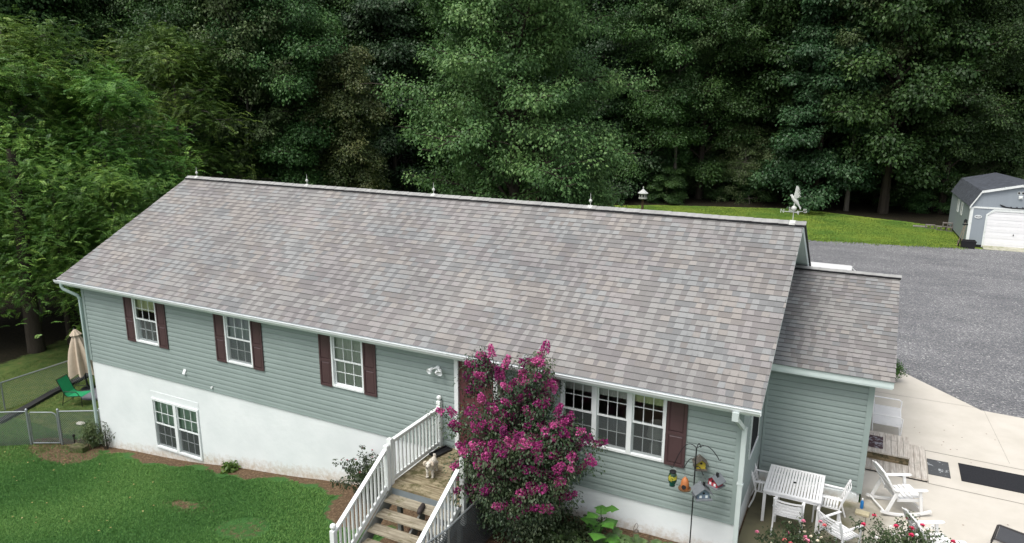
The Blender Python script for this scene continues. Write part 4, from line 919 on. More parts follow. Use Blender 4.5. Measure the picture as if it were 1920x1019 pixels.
# white slatted bench at the addition's side wall (faces +X)
bn = Root('bench', 'white slatted metal bench behind the corner of the addition', 'bench', (22.5, 7.75, PZ))
mb = MB()
for i in range(15): y_ = -.62+.084*i; mb.box(-.28, .34, y_, y_+.055, .40, .415)
mb.build('slatted_seat', M_FURN, bn)
mb = MB(); mb.box(-.30, .36, -.66, -.63, .385, .42); mb.box(-.30, .36, .64, .67, .385, .42); mb.box(.34, .37, -.63, .64, .385, .42); mb.box(-.31, -.28, -.63, .64, .385, .42); mb.build('frame', M_FURN, bn)
mb = MB()
for i in range(14): y_ = -.60+.09*i; mb.bar((-.30, y_, .42), (-.38, y_, .92), .03, .012)
mb.bar((-.38, -.67, .93), (-.38, .68, .93), .035, .035); mb.build('slatted_back', M_FURN, bn)
for s in (-.65, .66):
    mb = MB(); mb.tube([(-.36, s, .66), (.30, s, .66), (.37, s, .62), (.36, s, .0)], .018, 6); mb.tube([(-.30, s, 0), (-.34, s, .6), (-.38, s, .92)], .018, 6); mb.build('arm_frame', M_FURN, bn, smooth=True)
mb = MB(); mb.tube([(.34, -.65, .15), (.34, .66, .15)], .012, 6); mb.build('stretcher', M_FURN, bn)

# sling lounger at the lower right
lo = Root('lounger', 'dark grey mesh lounger at the lower right edge of the patio', 'lounger', (25.1, 2.45, PZ), rad(-14))
M_SLING = pm('charcoal_sling', (.060, .062, .068), .7, .08, 30, .1, 90, stretch=(1, 12, 1))
mb = MB()
for (xa, za), (xb, zb_) in zip([(-.62, .40), (-.2, .37), (.5, .36), (1.2, .38)][:-1], [(-.2, .37), (.5, .36), (1.2, .38)]): mb.add([(xa, -.30, za), (xa, .30, za), (xb, .30, zb_), (xb, -.30, zb_), (xa, -.30, za-.01), (xa, .30, za-.01), (xb, .30, zb_-.01), (xb, -.30, zb_-.01)], [(0,1,2,3),(4,5,6,7),(0,1,5,4),(2,3,7,6),(0,3,7,4),(1,2,6,5)])
mb.build('sling', M_SLING, lo)
M_LFR = pm('lounger_frame', (.045, .042, .042), .45, .1, 8, 0, metallic=.3)
for s in (-.315, .315): mb = MB(); mb.tube([(-.72, s, .0), (-.66, s, .39), (-.62, s, .41), (-.2, s, .38), (.5, s, .37), (1.22, s, .39), (1.3, s, 0)], .018, 6); mb.build('side_rail', M_LFR, lo, smooth=True)
mb = MB(); mb.tube([(-.64, -.315, .405), (-.64, .315, .405)], .018, 6); mb.tube([(1.22, -.315, .39), (1.22, .315, .39)], .018, 6); mb.build('cross_bar', M_LFR, lo)

# platform deck, step and mats beside the addition
M_DK = woodmat('grey_deck_boards', (.64, .60, .54), (.40, .35, .30), (.42, .39, .34), 1, .56)
dk = Root('wooden_platform', 'low pale deck platform with a raised step beside the addition', 'deck', (22.75, 5.85, PZ))
mb = MB(); n_ = 10
for i in range(n_): a = 22.08+1.35*i/n_; mb.box(a, a+.127, 4.98, 6.86, PZ+.045, PZ+.085)
mb.build('deck_boards', M_DK, dk, True)
for y_ in (5.0, 6.80): mb = MB(); mb.box(22.08, 23.42, y_, y_+.04, PZ+.002, PZ+.045); mb.build('joist', M_BLACK, dk, True)
mb = MB(); n_ = 7
for i in range(n_): a = 22.08+.96*i/n_; mb.box(a, a+.129, 5.50, 6.75, PZ+.27, PZ+.31)
mb.build('step_boards', M_DK, dk, True)
mb = MB(); mb.box(22.08, 23.02, 5.52, 5.56, PZ+.09, PZ+.268); mb.box(22.08, 23.02, 6.68, 6.72, PZ+.09, PZ+.268); mb.box(22.98, 23.02, 5.56, 6.68, PZ+.09, PZ+.268)
mb.build('step_riser', woodmat('riser_boards', (.27, .21, .13), (.09, .07, .04), (.06, .055, .03), 0, .5), dk, True)
def matmat(name, base, light, sc, lo_, hi_):
    mt, n, L, b = newmat(name); tc = n.new('ShaderNodeTexCoord'); nz = n.new('ShaderNodeTexNoise'); nz.inputs['Scale'].default_value = sc; nz.inputs['Detail'].default_value = 6; nz.inputs['Roughness'].default_value = .7
    L.new(tc.outputs['Object'], nz.inputs['Vector']); r = ramp(n, [(lo_, base), (hi_, light)]); L.new(nz.outputs['Fac'], r.inputs[0]); L.new(r.outputs[0], b.inputs['Base Color']); b.inputs['Roughness'].default_value = .9; b.inputs['Specular IOR Level'].default_value = .1; return mt
def doormat(x0, x1, y0, y1, z, mat, label):
    mb = MB(); w_, h_ = (x1-x0)/2, (y1-y0)/2; mb.box(-w_, w_, -h_, h_, 0, .010)
    for t in ((-w_, w_, -h_, -h_+.03), (-w_, w_, h_-.03, h_), (-w_, -w_+.03, -h_+.03, h_-.03), (w_-.03, w_, -h_+.03, h_-.03)): mb.box(*t, .010, .014)
    o = mb.build('doormat', mat); o.location = ((x0+x1)/2, (y0+y1)/2, z); tag(o, label, 'doormat')
doormat(22.08, 22.44, 5.70, 6.42, PZ+.313, matmat('patterned_mat', (.085, .055, .06), (.30, .30, .33), 6, .5, .56), 'maroon patterned mat with pale flowers on the raised wooden step')
doormat(23.46, 23.93, 5.47, 6.33, PZ+.002, matmat('faded_mat', (.085, .09, .095), (.42, .44, .45), 4, .56, .62), 'worn grey mat with a faded white print beside the platform')
doormat(24.15, 27.6, 5.46, 6.43, PZ+.002, matmat('dark_runner', (.020, .021, .024), (.032, .033, .037), 60, .4, .6), 'long black runner mat on the pale concrete')
mb = MB(); mb.lathe([(.034, 0), (.036, .02), (.036, .15), (.02, .19), (.014, .20)], (0, 0, 0), 14); r_ = Root('bottle', 'blue plastic bottle standing by the foot of the addition corner', 'bottle', (22.06, 3.07, PZ)); mb.build('bottle_body', pm('blue_bottle', (.02, .16, .42), .3, .1, 6, 0), r_, smooth=True)
mb = MB(); mb.lathe([(.018, .20), (.018, .235), (.012, .24)], (0, 0, 0), 10); mb.build('cap', M_WHITE, r_, smooth=True)
mb = MB(); mb.box(-.14, .14, -.09, .09, .0, .055)
o = mb.build('paving_brick', pm('tan_brick', (.44, .39, .26), .85, .15, 8, .1, 20), bevel=.008); o.location = (22.08, 2.80, PZ); o.rotation_euler = (0, 0, rad(-6)); tag(o, 'tan paving brick lying flat in front of the blue bottle', 'brick')

# ------------------------------------------------------------------ shepherd's hook with feeders
HX, HY = 19.05, -.38
sk_ = Root('shepherd_hook', 'tall black shepherd hook stand in front of the right corner of the house', 'hook stand', (HX, HY, -.78))
mb = MB(); mb.tube([(HX, HY, -.85), (HX, HY, 1.62)], .013, 8); mb.build('pole', M_BLACK, sk_, True)
def arm(tip, top, rise, name='arm'):
    t = Vector(tip); b_ = Vector(top); pts = []
    for k in range(11): u = k/10; p = b_.lerp(t, u); p.z = b_.z+(t.z-b_.z)*(u**2.2)+rise*math.sin(u*math.pi)*.5; pts.append(p)
    d = (t-b_); d.z = 0; d.normalize(); pts += [t+Vector((0,0,-.03))+d*.01, t+Vector((0,0,-.035))+d*.035, t+Vector((0,0,-.01))+d*.05]
    mb = MB(); mb.tube(pts, .0085, 6); mb.build(name, M_BLACK, sk_, True, smooth=True); return t
h1 = arm((18.63, HY, 1.13), (HX, HY, 1.62), .22); h2 = arm((19.47, HY, 1.50), (HX, HY, 1.62), .20); h3 = arm((18.86, HY-.02, 1.20), (HX, HY, 1.34), .12)
h4 = arm((19.08, HY+.22, 1.56), (HX, HY, 1.60), .14); h5 = arm((19.22, HY-.16, 1.22), (HX, HY, 1.20), .16)
def hang(mb, top, x, y, z, sp=.05): mb.tube([(top[0], top[1], top[2]-.03), (x-sp, y, z)], .003, 4); mb.tube([(top[0], top[1], top[2]-.03), (x+sp, y, z)], .003, 4)
# lantern
r_ = Root('lantern', 'green and yellow glass lantern hanging from the left arm of the hook stand', 'lantern', (18.63, HY, .72))
mb = MB(); mb.lathe([(.05, 0), (.055, .03), (.085, .10), (.09, .17), (.075, .24), (.06, .27)], (0, 0, 0), 16)
lg, n, L, b = newmat('lantern_glass'); tc = n.new('ShaderNodeTexCoord'); sp = n.new('ShaderNodeSeparateXYZ'); L.new(tc.outputs['Object'], sp.inputs[0]); wv = n.new('ShaderNodeTexNoise'); wv.inputs['Scale'].default_value = 14; L.new(tc.outputs['Object'], wv.inputs['Vector'])
ad = n.new('ShaderNodeMath'); ad.operation = 'MULTIPLY_ADD'; L.new(wv.outputs['Fac'], ad.inputs[0]); ad.inputs[1].default_value = .35; L.new(sp.outputs['Z'], ad.inputs[2])
r = ramp(n, [(.2, (.005, .10, .075)), (.30, (.01, .05, .03)), (.36, (.45, .40, .05)), (.42, (.02, .06, .03)), (.5, (.01, .02, .02))]); L.new(ad.outputs[0], r.inputs[0]); L.new(r.outputs[0], b.inputs['Base Color']); b.inputs['Roughness'].default_value = .15
mb.build('glass_body', lg, r_, smooth=True)
mb = MB(); mb.lathe([(.06, .27), (.068, .29), (.06, .31), (.02, .315)], (0, 0, 0), 14); mb.lathe([(.055, -.012), (.058, .0)], (0, 0, 0), 14); mb.build('lantern_cap', M_BLACK, r_); mb = MB(); mb.tube([(-.06, 0, .29), (-.065, 0, .36), (0, 0, .385), (.065, 0, .36), (.06, 0, .29)], .003, 4); mb.build('handle', M_GALV, r_)
# orange bird feeder
r_ = Root('bird_feeder', 'orange dome bird feeder with a round dish hanging left of the pole', 'bird feeder', (18.88, HY-.02, .70)); M_OR = pm('terracotta_orange', (.42, .15, .05), .5, .15, 8, .05, 30)
mb = MB(); mb.lathe([(.08, .03), (.085, .10), (.075, .17), (.05, .23), (.015, .27)], (0, 0, 0), 14); mb.build('dome', M_OR, r_, smooth=True); mb = MB(); mb.lathe([(.03, 0), (.12, .01), (.125, .035), (.11, .03), (.03, .02)], (0, 0, 0), 16); mb.build('dish', pm('feeder_dish', (.16, .085, .04), .6, .1, 8, 0), r_, smooth=True)
mb = MB(); mb.lathe([(.045, -.01), (.045, .01)], (0, -.078, .09), 12, Matrix.Rotation(rad(80), 3, 'X')); mb.build('opening', M_BLACK, r_); mb = MB(); hang(mb, (-.02, 0, .49), 0, 0, .26, .02); mb.build('hanger', M_GALV, r_)
# little houses
def birdhouse(label, loc, rz, wall, roofc, w_=.17, h_=.13, over=.05, chimney=False, tray=True, door_c=None, hx=(0, 0, .45)):
    r = Root('birdhouse', label, 'birdhouse', loc, rz); a = w_/2
    mb = MB(); mb.prism([(-a, .02), (a, .02), (a, .02+h_), (0, .02+h_+a*.75), (-a, .02+h_)], -a*.9, a*.9, 'y'); mb.build('walls', wall, r)
    mb = MB()
    for s in (-1, 1): mb.prism([(0, .035+h_+a*.75), (s*(a+over), .025+h_-over*.75), (s*(a+over), .01+h_-over*.75), (0, .02+h_+a*.75)], -a*.9-over*.8, a*.9+over*.8, 'y')
    rf = mb.build('roof', roofc, r)
    if chimney: mb = MB(); mb.box(.01, .05, -.02, .02, .04+h_+a*.3, .07+h_+a*.9); c = mb.build('chimney', M_BLACK, r); c.parent = rf
    if tray: mb = MB(); mb.box(-a*1.35, a*1.35, -a*1.5, a*1.35, 0, .018); mb.build('tray', roofc, r)
    mb = MB(); mb.lathe([(.022, -.004), (.022, .004)], (0, -a*.9-.003, .02+h_*.85), 12, Matrix.Rotation(rad(90), 3, 'X')); mb.build('entrance_hole', M_BLACK, r)
    if door_c:
        for s in (-1, 1): mb = MB(); mb.box(s*a*.5-.022, s*a*.5+.022, -a*.9-.006, -a*.9, .035, .085); mb.build('window', door_c, r)
        mb = MB(); mb.box(-a-.006, -a, -.03, .03, .035, .13); mb.build('window', door_c, r)
    mb = MB(); hang(mb, (0, 0, hx[2]), 0, 0, .04+h_+a*.7, .05); mb.build('hanger', M_GALV, r)
M_SLATE = pm('slate_grey_wood', (.13, .145, .155), .8, .15, 10, .05, 40); M_BROWNR = pm('brown_thatch', (.085, .075, .062), .9, .2, 20, .2, 40)
birdhouse('yellow birdhouse with a dark thatched roof hanging behind the pole', (19.10, HY+.22, 1.10), rad(25), pm('yellow_wood', (.38, .30, .035), .7, .15, 10, .05), M_BROWNR, .17, .14, .055, door_c=None, hx=(0, 0, .42))
birdhouse('small red birdhouse with white windows under the right arm of the hook stand', (19.45, HY, .93), rad(-25), pm('barn_red', (.36, .035, .055), .6, .1, 10, .05), M_SLATE, .20, .12, .05, True, True, M_WHITE, hx=(0, 0, .54))
birdhouse('blue grey birdhouse with a chimney hanging lowest, right of the pole', (19.24, HY-.16, .72), rad(30), pm('blue_wood', (.15, .20, .26), .6, .1, 10, .05), M_SLATE, .23, .13, .06, True, True, M_WHITE, hx=(0, 0, .47))

# ------------------------------------------------------------------ garden stakes
def stake(pts, loc, label, extra=None):
    mb = MB(); mb.tube(pts, .006, 5)
    if extra: extra(mb)
    o = mb.build('garden_stake', pm('wire_brown', (.13, .11, .09), .6, .1, 5, 0, metallic=.3)); o.location = loc; tag(o, label, 'garden stake')
stake([(0, 0, 0), (0, 0, .42), (.03, 0, .52), (.06, 0, .56), (.09, 0, .50), (.06, 0, .42)], (17.95, -.55, -.76), 'thin wire stake with a small hanging bell in the hosta bed', lambda m_: m_.lathe([(.05, 0), (.045, .03), (.01, .06)], (.06, 0, .36), 10))
stake([(0, 0, 0), (0, 0, .22), (.02, 0, .30), (.10, 0, .36), (.17, 0, .34), (.22, 0, .25)], (18.62, -.55, -.76), 'curled wire stake nearest the hook stand')
stake([(0, 0, 0), (.01, 0, .25), (.03, 0, .34)], (18.25, -.5, -.76), 'short straight wire stake between the other two')

# ------------------------------------------------------------------ garage shed
SHX, SHY = 26.94, 39.04
M_SHED = pm('shed_bluegrey', (.27, .305, .335), .6, .06, 3, .25, 7, stretch=(1, 1, .02), dirt=((.22, .25, .27), 3, .55, .8)); M_SROOF = pm('charcoal_shingle', (.055, .062, .075), .85, .45, 3.2, .12, 18, stretch=(1, 1, 1.6))
sd_ = Root('garage_shed', 'blue grey gambrel roof garage shed with a white roll up door beside the gravel', 'shed', (SHX, SHY, -.7), rad(3))
W_, LN, B0, ZW, KX, KZ, PK = 4.9, 8.2, .14, 2.56, .5, 3.42, 3.86
prof = [(0, B0), (W_, B0), (W_, ZW), (W_-KX, KZ), (W_/2, PK), (KX, KZ), (0, ZW)]
mb = MB(); mb.prism(prof, 0, LN, 'y'); mb.build('walls', M_SHED, sd_)
mb = MB(); out = [(-.10, ZW-.08), (KX-.06, KZ+.06), (W_/2, PK+.09), (W_-KX+.06, KZ+.06), (W_+.10, ZW-.08)]; inn = [(W_+.03, ZW-.1), (W_-KX+.0, KZ+.0), (W_/2, PK+.02), (KX, KZ+.0), (-.03, ZW-.1)]
mb.prism(out+inn, -.12, LN+.1, 'y'); rf = mb.build('roof', M_SROOF, sd_)
mb = MB()
for p, q in zip(out[:-1], out[1:]): mb.add([(p[0], -.15, p[1]+.012), (q[0], -.15, q[1]+.012), (q[0], -.15, q[1]-.13), (p[0], -.15, p[1]-.13), (p[0], -.118, p[1]+.012), (q[0], -.118, q[1]+.012), (q[0], -.118, q[1]-.13), (p[0], -.118, p[1]-.13)], [(0,1,2,3),(4,5,6,7),(0,1,5,4),(2,3,7,6),(1,2,6,5),(0,3,7,4)])
t = mb.build('gable_trim', M_WPAINT, sd_); t.parent = rf; t.location = (0, 0, 0)
mb = MB(); mb.box(-.025, .14, -.03, 0, B0, ZW-.09); mb.box(-.03, 0, 0, .14, B0, ZW-.1); mb.box(W_-.14, W_+.025, -.03, 0, B0, ZW-.09); mb.box(.14, W_-.14, -.028, 0, ZW-.16, ZW-.06); mb.build('corner_trim', M_WPAINT, sd_)
DX0, DX1, DZ = .84, 4.1, 2.36
mb = MB(); c_ = .36
mb.prism([(DX0, B0-.12), (DX0+.10, B0-.12), (DX0+.10, DZ-c_), (DX0+c_+.05, DZ-.10), (DX1-c_-.05, DZ-.10), (DX1-.10, DZ-c_), (DX1-.10, B0-.12), (DX1, B0-.12), (DX1, DZ-c_+.04), (DX1-c_, DZ+.02), (DX0+c_, DZ+.02), (DX0, DZ-c_+.04)], -.045, 0, 'y'); dr = mb.build('garage_door', M_WPAINT, sd_)
mb = MB(); z = B0-.10; i = 0
while z < DZ-.12:
    z1 = min(z+.19, DZ-.11); ins = lambda zz: max(0, (zz-(DZ-c_-.02))*.9)
    mb.add([(DX0+.10+ins(z), -.018, z), (DX1-.10-ins(z), -.018, z), (DX1-.10-ins(z1), -.018 if i % 2 else -.006, z1-.012), (DX0+.10+ins(z1), -.018 if i % 2 else -.006, z1-.012), (DX1-.10-ins(z1), -.003, z1), (DX0+.10+ins(z1), -.003, z1)], [(0,1,2,3),(3,2,4,5)]); z = z1; i += 1
p = mb.build('door_panel', M_FURN, sd_); p.parent = dr
mb = MB(); mb.box(2.38, 2.42, -.06, -.02, .82, .92); p = mb.build('door_handle', M_DARKMETAL, sd_); p.parent = dr
mb = MB(); n_ = 24; mb.add([(.44+.20*math.cos(2*math.pi*k/n_), yy, 1.88+.105*math.sin(2*math.pi*k/n_)) for yy in (-.03, -.012) for k in range(n_)], [tuple(range(n_)), tuple(range(n_, 2*n_))]+[(k, (k+1) % n_, n_+(k+1) % n_, n_+k) for k in range(n_)]); sg = mb.build('number_plate', M_WHITE, sd_)
def text(body, size, parent, loc, rot, mat, name):
    cu = bpy.data.curves.new(name, 'FONT'); cu.body = body; cu.size = size; cu.align_x = 'CENTER'; cu.align_y = 'CENTER'; cu.extrude = .003; ob = bpy.data.objects.new(name, cu); C.objects.link(ob); cu.materials.append(mat)
    dg = bpy.context.evaluated_depsgraph_get(); me = bpy.data.meshes.new_from_object(ob.evaluated_get(dg)); o2 = bpy.data.objects.new(name, me); C.objects.link(o2); bpy.data.objects.remove(ob); o2.parent = parent; o2.location = loc; o2.rotation_euler = rot; return o2
text('4024', .15, sg, (.44, -.035, 1.88), (rad(90), 0, 0), M_BLACK, 'numerals')
mb = MB(); mb.box(2.36, 2.56, -.05, 0, 3.08, 3.28); mb.lathe([(.08, 0), (.06, .06), (.02, .08)], (2.46, -.05, 3.17), 12, Matrix.Rotation(rad(90), 3, 'X')); mb.build('wall_light', M_WPAINT, sd_)
for k in range(2): mb = MB(); mb.box(2.27+.2*k, 2.42+.2*k, -.012, 0, 3.36, 3.52); w2 = mb.build('window', M_WPAINT, sd_); mb = MB(); mb.box(2.29+.2*k, 2.40+.2*k, -.018, -.012, 3.38, 3.50); p = mb.build('pane', M_BLACK, sd_); p.parent = w2
mb = MB(); saw = [(1.45, 2.72), (1.52, 2.62), (1.62, 2.56), (1.8, 2.52), (2.1, 2.49), (2.5, 2.48), (3.0, 2.49), (3.4, 2.56), (3.42, 2.60), (3.0, 2.55), (2.5, 2.545), (2.1, 2.55), (1.8, 2.59), (1.62, 2.66)]; mb.prism(saw, -.05, -.03, 'y')
for x in (1.75, 2.05, 2.35, 2.65, 2.95): mb.box(x-.04, x+.04, -.06, -.025, 2.56, 2.60)
mb.build('crosscut_saw', M_BLACK, sd_)
for k, y_ in enumerate((3.0, 4.55)):
    mb = MB(); y1 = y_+.55; mb.box(-.03, 0, y_, y_+.07, 1.5, 2.35); mb.box(-.03, 0, y1-.07, y1, 1.5, 2.35); mb.box(-.03, 0, y_+.07, y1-.07, 2.28, 2.35); mb.box(-.03, 0, y_+.07, y1-.07, 1.5, 1.57); w2 = mb.build('window', M_WPAINT, sd_)
    mb = MB(); mb.box(-.012, 0, y_+.07, y1-.07, 1.57, 2.28); p = mb.build('pane', pm('shed_pane', (.05, .06, .07), .15, .1, 4, 0), sd_); p.parent = w2
mb = MB(); mb.box(.04, W_-.04, .03, LN-.03, 0, B0-.002); mb.build('skirt', M_BLACK, sd_)
rp_ = MB(); rp_.prism([(-.6, .0), (-.02, .15), (-.02, .0)], 0, 3.2, 'x'); o = rp_.build('ramp', woodmat('ramp_boards', (.45, .44, .36), (.28, .27, .21), (.25, .26, .17), 0, .5)); o.location = (SHX+.88, SHY+.02, -.712); o.rotation_euler = (0, 0, rad(3)); tag(o, 'pale plank ramp leading up to the white roll up door', 'ramp')
tbn = Root('tub', 'black storage tub full of tools at the front corner of the shed', 'tub', (27.0, 38.45, -.712), rad(3)); mb = MB(); mb.add([(-.34, -.25, 0), (.34, -.25, 0), (.34, .25, 0), (-.34, .25, 0), (-.40, -.3, .46), (.40, -.3, .46), (.40, .3, .46), (-.40, .3, .46), (-.37, -.27, .46), (.37, -.27, .46), (.37, .27, .46), (-.37, .27, .46), (-.33, -.23, .1), (.33, -.23, .1), (.33, .23, .1), (-.33, .23, .1)], [(0,3,2,1),(0,1,5,4),(1,2,6,5),(2,3,7,6),(3,0,4,7),(4,5,9,8),(5,6,10,9),(6,7,11,10),(7,4,8,11),(8,9,13,12),(9,10,14,13),(10,11,15,14),(11,8,12,15),(12,13,14,15)]); mb.build('tub_body', M_BLACK, tbn)
mb = MB(); mb.box(-.42, .42, -.32, -.30, .42, .48); mb.box(-.42, .42, .30, .32, .42, .48); mb.build('rim', M_BLACK, tbn)
def tool(x, y, lean, h, head, label, nm):
    r = Root(nm, label, 'garden tool', (x, y, -.70)); mb = MB(); mb.tube([(0, 0, .02), (lean[0], lean[1], h)], .02, 6); mb.build('handle', pm('ash_handle', (.20, .15, .10), .7, .1, 5, 0), r); mb = MB(); t = Vector((lean[0], lean[1], h)); head(mb, t); mb.build('blade', M_DARKMETAL, r)
tool(26.45, 38.6, (.32, .55, 0), 1.45, lambda m_, t: m_.prism([(t.x-.1, t.z-.02), (t.x+.1, t.z-.02), (t.x+.09, t.z+.16), (t.x, t.z+.24), (t.x-.09, t.z+.16)], t.y-.01, t.y+.01, 'y'), 'shovel with its blade up leaning beside the black tub', 'shovel')
tool(26.62, 38.55, (.18, .5, 0), 1.3, lambda m_, t: m_.box(t.x-.18, t.x+.18, t.y-.015, t.y+.015, t.z, t.z+.09), 'rake with its head up leaning on the shed corner', 'rake')
mb = MB(); R_ = Matrix.Rotation(rad(90), 3, 'Y'); mb.lathe([(.05, -.05), (.17, -.05), (.19, -.03), (.19, .03), (.17, .05), (.05, .05)], (0, 0, .19), 18, R_)
o = mb.build('wheel', pm('tyre_dark', (.03, .035, .04), .7, .1, 9, 0), smooth=True); o.location = (26.55, 39.0, -.71); tag(o, 'small dark wheel leaning on the shed wall behind the tub', 'wheel')
def cinder(loc, rz, label):
    mb = MB(); a, b_, h_ = .20, .10, .19
    mb.box(-a, a, -b_, -b_+.03, 0, h_); mb.box(-a, a, b_-.03, b_, 0, h_)
    for x in (-a, -.015, a-.03): mb.box(x, x+.03, -b_+.03, b_-.03, 0, h_)
    o = mb.build('cinder_block', pm('cinder', (.19, .17, .16), .95, .2, 8, .15, 25)); o.scale = (1.5, 1.5, 1.5); o.rotation_euler = (rad(90), 0, rz); o.location = loc; tag(o, label, 'cinder block', 'cinder blocks by the shed')
for (x, y, z, lb) in ((25.3, 45.6, -.6, 'cinder block furthest from the shed on the lawn edge'), (25.95, 45.2, -.6, 'cinder block at the bottom of the stack nearest the lawn'), (26.55, 45.0, -.6, 'cinder block at the bottom against the shed wall'), (26.3, 45.05, -.3, 'cinder block on top of the small stack by the shed')): cinder((x, y, z), rad(3), lb)
mb = MB(); mb.box(-.45, .45, -.2, .2, 0, .06); o = mb.build('stone_slab', pm('slab_grey', (.22, .21, .19), .9, .2, 5, .1, 12)); o.location = (24.7, 45.9, -.72); tag(o, 'flat grey slab on the grass left of the cinder blocks', 'slab')

# ------------------------------------------------------------------ birdhouse on a post on the far lawn
bp_ = Root('post_birdhouse', 'white round birdhouse with a conical roof on a brown post on the back lawn', 'birdhouse', (6.6, 37.4, -.74))
mb = MB(); mb.box(-.07, .07, -.07, .07, 0, 1.85); mb.build('post', woodmat('post_wood', (.14, .09, .06), (.05, .03, .02), (.06, .05, .03), 2, .5), bp_)
mb = MB(); mb.lathe([(.30, 1.85), (.33, 1.87), (.33, 1.92), (.29, 1.93), (.29, 2.26)], (0, 0, 0), 8); mb.build('walls', pm('birdhouse_grey', (.34, .34, .32), .6, .1, 8, 0), bp_)
for k in range(8):
    a = 2*math.pi*(k+.5)/8; c = Vector((.275*math.cos(a), .275*math.sin(a), 2.1)); d = Vector((math.cos(a), math.sin(a), 0)); mb = MB(); mb.bar(c-d*.01, c+d*.012, .10, .16); mb.build('opening', M_BLACK, bp_)
mb = MB(); mb.lathe([(.38, 2.24), (.39, 2.27), (.22, 2.40), (.08, 2.52), (.035, 2.56), (.03, 2.62), (.045, 2.66), (.02, 2.72), (.003, 2.78)], (0, 0, 0), 8); mb.build('roof', pm('birdhouse_roof', (.50, .51, .49), .6, .1, 8, 0), bp_)

# ------------------------------------------------------------------ white car parked behind the addition
car = Root('parked_car', 'white car parked on the gravel behind the addition, only its roof in view', 'car', (20.25, 20.2, -.715), rad(0))
M_CAR = pm('car_white', (.78, .78, .78), .25, .02, 2, 0, spec=.6); M_TYRE = pm('tyre', (.02, .02, .02), .8, .1, 9, 0); M_CGL = pm('car_glass', (.02, .025, .03), .08, .05, 2, 0, spec=.7)
side = [(-2.45, .35), (-2.5, .70), (-2.42, .98), (-1.75, 1.08), (1.35, 1.08), (2.25, .95), (2.42, .75), (2.40, .35)]
mb = MB(); mb.prism(side, -.92, .92, 'y'); mb.build('body', M_CAR, car, bevel=.06)
mb = MB(); lo4 = [(-1.72, -.86, 1.085), (1.40, -.86, 1.085), (1.40, .86, 1.085), (-1.72, .86, 1.085)]; hi4 = [(-1.35, -.70, 1.72), (.72, -.70, 1.72), (.72, .70, 1.72), (-1.35, .70, 1.72)]; mb.add(lo4+hi4, [(0,1,5,4),(1,2,6,5),(2,3,7,6),(3,0,4,7)]); mb.build('window_glass', M_CGL, car)
mb = MB(); mb.prism([(-1.42, -.62), (-1.36, -.72), (.70, -.72), (.78, -.62), (.78, .62), (.70, .72), (-1.36, .72), (-1.42, .62)], 1.722, 1.79, 'z'); rfc = mb.build('roof_panel', M_CAR, car, bevel=.02)
mb = MB(); mb.prism([(-1.15, 1.792), (-.95, 1.792), (-1.12, 1.87)], -.02, .02, 'y'); p = mb.build('antenna_fin', M_BLACK, car); p.parent = rfc
for i, x in enumerate((-1.35, .0, .72)):
    for s in (-1, 1): mb = MB(); x2 = (-1.72, .0, 1.40)[i]; mb.bar((x2, s*.865, 1.09), (x, s*.705, 1.72), .07, .05); mb.build('pillar', M_CAR, car)
for x in (-1.5, 1.5):
    for s in (-1, 1):
        mb = MB(); mb.lathe([(.16, -.11), (.30, -.11), (.34, -.08), (.34, .08), (.30, .11), (.16, .11)], (x, s*.84, .34), 20, Matrix.Rotation(rad(90), 3, 'X')); wh = mb.build('wheel', M_TYRE, car, smooth=True); mb = MB(); mb.lathe([(.02, -.09), (.19, -.10), (.19, .10), (.02, .09)], (x, s*.84, .34), 12, Matrix.Rotation(rad(90), 3, 'X')); p = mb.build('rim', M_GALV, car); p.parent = wh
for s in (-1, 1): mb = MB(); mb.box(2.36, 2.44, s*.7-.16, s*.7+.16, .72, .86); mb.build('headlight', M_GALV, car); mb = MB(); mb.box(-2.50, -2.44, s*.75-.1, s*.75+.1, .72, .95); mb.build('tail_light', M_DOOR, car)
# ------------------------------------------------------------------ vegetation
M_BARK = pm('bark', (.045, .038, .030), .95, .3, 3, .35, 14, .1, stretch=(3, 3, .5))
M_BARKL = pm('bark_pale', (.11, .10, .085), .9, .25, 3, .3, 14, .1, stretch=(3, 3, .5))
LM_MAPLE = leafmat('maple_leaf', (.034, .082, .026), (.080, .165, .048), (.18, .295, .092), .28, .5, .35, .004)
LM_OAK = leafmat('oak_leaf', (.018, .050, .014), (.044, .100, .026), (.10, .185, .048), .25, .5, .3, .012)
LM_DARK = leafmat('dark_leaf', (.014, .040, .015), (.030, .074, .026), (.068, .125, .050), .2, .5, .35, .010)
LM_LOC = leafmat('locust_leaflet', (.032, .088, .016), (.098, .205, .034), (.27, .41, .075), .30, .5, .35, .012)
LM_VINE = leafmat('vine_leaf', (.035, .058, .016), (.065, .095, .028), (.15, .16, .055), .22, .5, .35, .02)
LM_SAGE = leafmat('sage_leaf', (.040, .070, .022), (.080, .125, .042), (.16, .21, .085), .25, .5, .35, .015)

